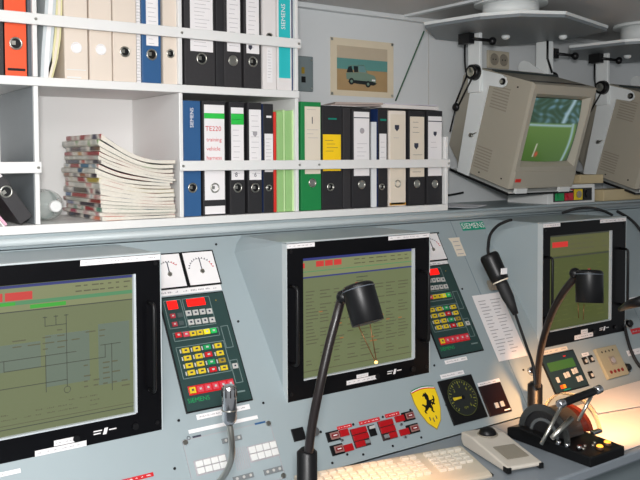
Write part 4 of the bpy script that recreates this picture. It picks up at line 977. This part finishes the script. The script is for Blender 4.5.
def crt(x, y, z, label):
    t = thing('crt_monitor', label, 'monitor', (x, y, z), (TH, 0, 0), 'beige tube monitors hung from the ceiling')
    W, H = .346, .387; D1 = .27
    # casing: front frame, side walls, tapered rear
    c = MB(); secs = [(0.012, 0, 0, W, H), (D1, 0, 0, W, H), (D1+.03, .02, .02, W-.02, H-.02), (D1+.12, .05, .05, W-.05, H-.06)]
    vs = []
    for y_, a, b, c_, d_ in secs: vs += [(a, y_, -b), (c_, y_, -b), (c_, y_, -d_), (a, y_, -d_)]
    fs = []
    for k in range(3):
        for j in range(4): fs.append((k*4+j, k*4+(j+1) % 4, (k+1)*4+(j+1) % 4, (k+1)*4+j))
    fs += [(12, 13, 14, 15)]; c.add(vs, fs, beige)
    # front frame with sloping reveal to the tube
    sx0, sx1, sz0, sz1 = .036, .306, -.052, -.286
    f0 = [(.004, 0, -.004), (W-.004, 0, -.004), (W-.004, 0, -H+.004), (.004, 0, -H+.004)]; f1 = [(sx0-.014, 0, sz0+.016), (sx1+.020, 0, sz0+.016), (sx1+.020, 0, sz1-.016), (sx0-.014, 0, sz1-.016)]
    f2 = [(sx0, .022, sz0), (sx1, .022, sz0), (sx1, .022, sz1), (sx0, .022, sz1)]; e0 = vs[:4]
    c.add(e0+f0+f1+f2, [(i, (i+1) % 4, 4+(i+1) % 4, 4+i) for i in range(4)]+[(4+i, 4+(i+1) % 4, 8+(i+1) % 4, 8+i) for i in range(4)]+[(8+i, 8+(i+1) % 4, 12+(i+1) % 4, 12+i) for i in range(4)], beige)
    c.build('casing', t)
    # bulged tube face with its picture
    n, k = 72, 60; vs = []; fs = []; cols = []
    for j in range(k+1):
        for i in range(n+1):
            u, v = i/n, j/k; xx = (u-.5)*2; yy = (v-.5)*2
            px_ = sx0+(sx1-sx0)*(.5+.5*xx*(1-.025*yy*yy)); pz = sz1+(sz0-sz1)*(.5+.5*yy*(1-.025*xx*xx))
            vs.append((px_, .020-.014*(1-xx*xx*.5-yy*yy*.5), pz)); cols.append(lin(crt_col(u, v))+(1,))
    for j in range(k):
        for i in range(n): q = j*(n+1)+i; fs.append((q, q+1, q+n+2, q+n+1))
    m = MB(); m.add(vs, fs, scr, True); so = m.build('tube_screen', t); ca_ = so.data.color_attributes.new('Col', 'FLOAT_COLOR', 'POINT')
    for i, c_ in enumerate(cols): ca_.data[i].color = c_
    MB().box(.004, -.004, -H+.006, W-.004, .004, -.318, beige).build('control_flap', t, bevel=.002)
    MB().box(.012, -.006, -.357, .040, -.004, -.345, redf).build('red_sticker', t)
    m = MB()
    for r_ in range(8):
        m.box(-.0012, .10, -.045-r_*.011, .0006, .18, -.049-r_*.011, beige_d)
    m.build('vent_slots', t); m = MB()
    for r_ in range(8): m.box(-.0012, .12, -.275-r_*.011, .0006, .195, -.279-r_*.011, beige_d)
    m.build('vent_slots', t)
    MB().box(.03, .03, 0, W-.03, .05, .0012, blk).build('top_seam', t)
    for yy, zz in ((.07, -.03), (.05, -.36), (.16, -.37)): MB().cyl((-.002, yy, zz), (.001, yy, zz), .003, blk, 10).build('screw', t)
    return t
CX, CY, CZ = 1.2585, -.47, 1.754
crt(CX, CY, CZ, 'beige tube monitor showing a green lawn, hung above ledge left of another')
DX, DZ = .765, -.02
crt(CX+DX, CY, CZ+DZ, 'beige tube monitor cut by the right edge of the picture')

def bracket(x, y, z, label, ztop, plate, stub):
    """cradle in the tilted frame of its monitor plus upright posts to a plate under the ceiling"""
    t = thing('monitor_bracket', label, 'bracket', (x, y, z)); W, H = .346, .387
    cr_ = bpy.data.objects.new('cradle', None)
    def ry(p): # tilted local point to bracket space
        return (p[0], p[1]*math.cos(TH)-p[2]*math.sin(TH), p[1]*math.sin(TH)+p[2]*math.cos(TH))
    def tb(x0, y0, z0, x1, y1, z1, m, name, par=t, bev=.001):
        o = MB(); vs = [ry((a, b, c)) for a in (x0, x1) for b in (y0, y1) for c in (z0, z1)]
        o.add(vs, [(0,1,3,2),(4,6,7,5),(0,4,5,1),(2,3,7,6),(0,2,6,4),(1,5,7,3)], m); return o.build(name, par, bevel=bev)
    for s, xs in ((-1, -.009), (1, W+.003)):
        # plate: ear forward at the top, strip down to the tray
        prof = [(.285, -.005), (.145, -.002), (.128, -.008), (.118, -.022), (.121, -.036), (.133, -.046), (.20, -.052), (.203, -.398), (.262, -.398), (.285, -.05)]
        if s > 0: prof = [(.24, .0), (.30, .014), (.345, .030), (.375, .030), (.392, .016), (.394, -.004), (.38, -.022), (.29, -.05), (.262, -.398), (.203, -.398)]
        o = MB(); a = [ry((xs, p[0], p[1])) for p in prof]; b = [ry((xs+.006, p[0], p[1])) for p in prof]; n = len(prof)
        o.add(a+b, [tuple(range(n)), tuple(range(n, 2*n))]+[(i, (i+1) % n, n+(i+1) % n, n+i) for i in range(n)], arm_m); sp = o.build('side_plate', t)
        c = Vector(ry((xs+(-.001 if s < 0 else .007), .134 if s < 0 else .37, -.024 if s < 0 else .004))); m = MB(); m.cyl(c, c+Vector((s*.004, 0, 0)), .012, blk, 20); m.cyl(c+Vector((s*.004, 0, 0)), c+Vector((s*.012, 0, 0)), .007, steel, 16); m.build('pivot_bolt', sp)
        c = Vector(ry((xs+(-.001 if s < 0 else .007), .225, -.245))); m = MB(); m.cyl(c, c+Vector((s*.010, 0, 0)), .008, steel, 16); m.tube([c+Vector((s*.008, 0, 0)), c+Vector((s*.010, -.03, .008))], .0025, steel, 8); m.build('latch', sp)
    tb(-.009, .0, -.404, W+.009, .30, -.398, arm_m, 'tray'); tb(-.010, -.002, -.406, -.007, .302, -.397, blk, 'tray_edge', bev=0); tb(-.010, -.004, -.406, W+.01, -.001, -.399, blk, 'tray_edge', bev=0)
    tb(-.002, .19, .001, W, .205, .007, mat('dark strap', (50, 58, 58), .5), 'top_strap', bev=0)
    for k, xx in enumerate((.02, .26)): tb(xx, -.012, -.398, xx+.06, .0, -.380, wht2, 'rubber_stop')
    tb(-.004, .03, .002, W+.004, .05, .006, mat('dark strap', (40, 52, 52), .5), 'top_strap', bev=0) if 0 else None
    # uprights
    for s, xs in ((-1, -.024), (1, W+.011)):
        yb, zb = ry((0, .25, -.09))[1:]
        o = MB(); o.box(xs, yb-.03, zb, xs+(.016 if s < 0 else .034), yb+.03, ztop-z, arm_m)
        o.build('upright_post', t, bevel=.003)
        c = Vector((xs-.001 if s < 0 else xs+.035, yb-.01, ry((0, .27, -.02))[2]+.0)); 
        m = MB(); m.cyl(c, c+Vector((s*.022, 0, 0)), .030, blk, 28, .027); kn = m.build('clamp_knob', t)
        MB().cyl(c+Vector((s*.022, 0, 0)), c+Vector((s*.026, 0, 0)), .017, steel, 20).build('knob_cap', kn)
        # black clamp lever under the plate
        c = Vector((xs+(-.035 if s < 0 else .06), yb-.0, ztop-z-(.024 if s < 0 else .045))); m = MB(); m.box(c.x-.014, c.y-.024, c.z-.018, c.x+.014, c.y+.030, c.z+.020, blk); m.tube([c+Vector((0, -.02, 0)), c+Vector((.06, -.05, -.006))], .006, blk, 10); m.ball(c+Vector((.075, -.055, -.008)), .015, blk); m.build('clamp_lever', t)
        if s > 0:
            MB().tube([(xs-.008, yb-.034, ztop-z-.002), (xs-.008, yb-.034, ztop-z-.07), (xs+.018, yb-.036, ztop-z-.125)], .0045, blk, 8).build('control_rod', t); continue
        m = MB(); m.tube([c+Vector((s*.0, .01, -.02)), c+Vector((s*.0, .01, -.08)), c+Vector((s*.004, .0, -.12))], .0035, blk, 8); m.build('control_rod', t)
    # long twin rod hanging from the left knob
    yb, zb = ry((0, .27, -.02))[1:]; p0 = Vector((-.045, yb-.01, zb)); p1 = Vector((-.06, yb+.055, zb-.125))
    m = MB(); m.tube([p0+Vector((0, .018, 0)), p1+Vector((0, .010, 0))], .0035, blk, 8); m.tube([p0+Vector((0, -.018, 0)), p1+Vector((0, -.010, 0))], .0035, blk, 8); m.ball(p1, .016, blk, (.7, 1, 1)); m.tube([p1, p1+Vector((0, .03, -.09))], .003, blk, 8); m.build('tilt_lever', t)
    # plate under the ceiling and its column
    o = MB(x, y); o.poly(plate, ztop-z, ztop-z+.010, plate_m); po_ = o.build('ceiling_plate', t)
    o = MB(x, y); 
    cxp = sum(p[0] for p in plate)/len(plate); cyp = sum(p[1] for p in plate)/len(plate)
    o.poly([(cxp+(p[0]-cxp)*1.012, cyp+(p[1]-cyp)*1.012) for p in plate], ztop-z+.010, ztop-z+.020, arm_m); o.build('plate_rim', t)
    m = MB(); m.cyl((stub[0]-x, stub[1]-y, ztop-z+.020), (stub[0]-x, stub[1]-y, 2.018-z), stub[2], arm_m, 40); m.cyl((stub[0]-x, stub[1]-y, 2.018-z), (stub[0]-x, stub[1]-y, 2.0295-z), stub[2]*1.3, arm_m, 40); m.build('column', t)
    for dx, dy in ((.12, .24), (.30, .12)):
        MB().ball((dx, dy, ztop-z-.004), .016, arm_m, (1, 1, .7)).build('dome_nut', t)
    return t
PL = [(1.003, -0.1953, 1.955)[:2], (1.036, -0.4251, 1.955)[:2], (1.103, -0.5369, 1.955)[:2], (1.241, -0.6065, 1.955)[:2], (1.6, -0.5114, 1.955)[:2], (1.66, -.30), (1.58, -.02), (1.22, -.02)]
bracket(CX, CY, CZ, 'white swivel bracket with black knobs carrying the lawn-scene monitor', 1.955, PL, (1.19, -.42, .095))
PL2 = [(p[0]+.80, p[1]) for p in PL]
bracket(CX+DX, CY, CZ+DZ, 'white swivel bracket with black knobs at the right picture edge', 1.935, PL2, (2.02, -.40, .10))

# thin green cord from the plate to the shelf papers
g0 = (1.046, -0.1437, 1.955); g1 = (0.9911, -0.05, 1.708)
tag(MB().tube([Vector(g0)-Vector(g1), (0, 0, 0)], .0028, mat('green cord', (60, 96, 74), .6), 8).build('cord', loc=g1), 'thin dark green cord stretched from ceiling plate down to the shelf papers', 'cord')

# ------------------------------------------------------------------ ledge things
E0 = 1.3205
t = thing('switch_box', 'white box with green, red, yellow and black buttons under the lawn-scene monitor', 'box', (1.51, -.325, E0))
MB().box(0, 0, 0, .285, .20, .072, wht2).build('casing', t, bevel=.002)
MB().box(.03, -.003, .008, .262, 0, .058, mat('switch recess', (60, 60, 58), .5)).build('recess', t)
for k, mm in enumerate((grn_m, mat('box red', (190, 30, 50), .4), mat('box yellow', (220, 190, 20), .4), blk)):
    MB().box(.036+k*.056, -.008, .012, .086+k*.056, -.003, .054, mm).build('button', t, bevel=.002)
    MB().cyl((.061+k*.056, -.012, .034), (.061+k*.056, -.008, .034), .014, mm if k != 2 else beige_d, 20).build('button_cap', t)
woodb = mat('beige board', (198, 180, 142), .55, var=.08, scale=12)
tag(MB().box(0, 0, 0, .14, .10, .085, mat('pale grey box', (170, 176, 180), .5)).build('relay_box', bevel=.002, loc=(1.80, -.20, E0)), 'pale grey box behind the right end of the switch box', 'box')
o = MB().box(0, 0, 0, .15, .10, .035, woodb).build('wooden_block', bevel=.002, loc=(1.735, -.30, 1.3935)); tag(o, 'beige block lying on top of the white switch box', 'block')
o = MB().box(0, 0, 0, .30, .10, .045, woodb).build('wooden_block', bevel=.002, loc=(1.875, -.31, E0)); tag(o, 'beige block lying on the ledge at the right picture edge', 'block')
o = sheet(MB(), 0, 0, .17, .18, 0, 0, mat('crumpled sheet', (206, 208, 214), .6), .002, .006).build('paper_sheet', loc=(1.10, -.23, E0+.0005), rot=(0, 0, R(8))); tag(o, 'pale crumpled sheet on the ledge beside the shelf end', 'paper')
o = MB().tube(smooth([(1.0, -.02, E0+.05), (1.1, -.02, E0+.028), (1.25, -.03, E0+.03), (1.36, -.03, E0+.04)]), .004, rub, 8).build('cable'); tag(o, 'dark cable along the wall above the ledge, left of switch box', 'cable')
o = MB().tube(smooth([(1.533, -0.3721, 1.29), (1.557, -0.4117, 1.306), (1.603, -0.4438, 1.31), (1.625, -0.4842, 1.3), (1.6, -0.5402, 1.289)]), .005, rub, 8).build('cable'); tag(o, 'black cable arching over the top of the right monitor', 'cable')
def pp(u, z=.006): return (u[0], PB[1]+u[1]*ca-z*sa, PB[2]+u[1]*sa+z*ca)
o = MB().tube(smooth([pp((1.907, -0.01)), pp((1.961, -0.0451)), pp((1.99, -0.0881)), pp((2.004, -0.1664))]), .006, rub, 8).build('cable'); tag(o, 'black cable leaving the top corner of the right monitor towards the picture edge', 'cable')
o = MB().tube(smooth([pp((1.627, -0.4351)), pp((1.598, -0.497)), pp((1.581, -0.5587)), pp((1.587, -0.6117)), pp((1.625, -0.6548))]), .006, rub, 8).build('cable'); tag(o, 'black cable curving down right of the relay block', 'cable')
o = MB().tube([(1, -0.985, 1.081), (0.934, -1.059, 1.113), (0.9213, -1.111, 1.133)], [.006, .012, .014], blk, 14).build('microphone_arm'); tag(o, 'black tapering microphone arm entering from the right edge', 'arm')

# ------------------------------------------------------------------ light
def area(name, loc, tgt, sx, sy, e, col):
    l = bpy.data.lights.new(name, 'AREA'); l.shape = 'RECTANGLE'; l.size = sx; l.size_y = sy; l.energy = e; l.color = col
    o = bpy.data.objects.new(name, l); COL.objects.link(o); o.location = loc
    o.rotation_euler = (Vector(tgt)-Vector(loc)).to_track_quat('-Z', 'Y').to_euler()
area('ceiling_tube_light', (-.9, -1.5, 2.0), (-.8, -1.2, 0), 1.2, .5, 13, (.99, 1.0, .99))
area('camera_flash', (-.95, -2.35, 1.62), (.2, -.3, 1.35), .16, .1, 34, (1.0, .99, .98))
area('room_light', (-1.6, -2.9, 1.95), (.1, -.3, 1.4), 1.4, .6, 16, (.99, .995, 1.0))
def spot(name, loc, tgt, e, ang):
    l = bpy.data.lights.new(name, 'SPOT'); l.energy = e; l.color = (1, .50, .20); l.spot_size = R(ang); l.spot_blend = .8; l.shadow_soft_size = .02
    o = bpy.data.objects.new(name, l); COL.objects.link(o); o.location = loc
    o.rotation_euler = (Vector(tgt)-Vector(loc)).to_track_quat('-Z', 'Y').to_euler()
h1 = Vector((0.1348, -0.9894, 1.059)); spot('lamp_bulb', h1, (h1.x+.08, h1.y+.03, .72), 12, 75)
h2 = Vector((0.7877, -1.02, 1.075)); spot('lamp_bulb', h2, (1.06, -.80, .72), 30, 70)
w = bpy.data.worlds.new('w'); S.world = w; w.use_nodes = True
w.node_tree.nodes['Background'].inputs[0].default_value = (.93, .97, 1, 1); w.node_tree.nodes['Background'].inputs[1].default_value = .30

# ------------------------------------------------------------------ camera
cam = bpy.data.cameras.new('cam'); co = bpy.data.objects.new('camera', cam); COL.objects.link(co)
cam.sensor_width = 36; cam.lens = 45; cam.shift_y = -50/640; cam.clip_start = .02
m3 = Matrix([[0.817793, 0.026589, -0.574898], [-0.575496, 0.030161, -0.817248], [-0.00439, 0.999191, 0.039968]])
co.matrix_world = Matrix.Translation((-0.9308, -2.298, 1.5)) @ m3.to_4x4()
S.camera = co
S.view_settings.view_transform = 'Standard'; S.view_settings.look = 'None'; S.view_settings.exposure = 0; S.view_settings.gamma = 1
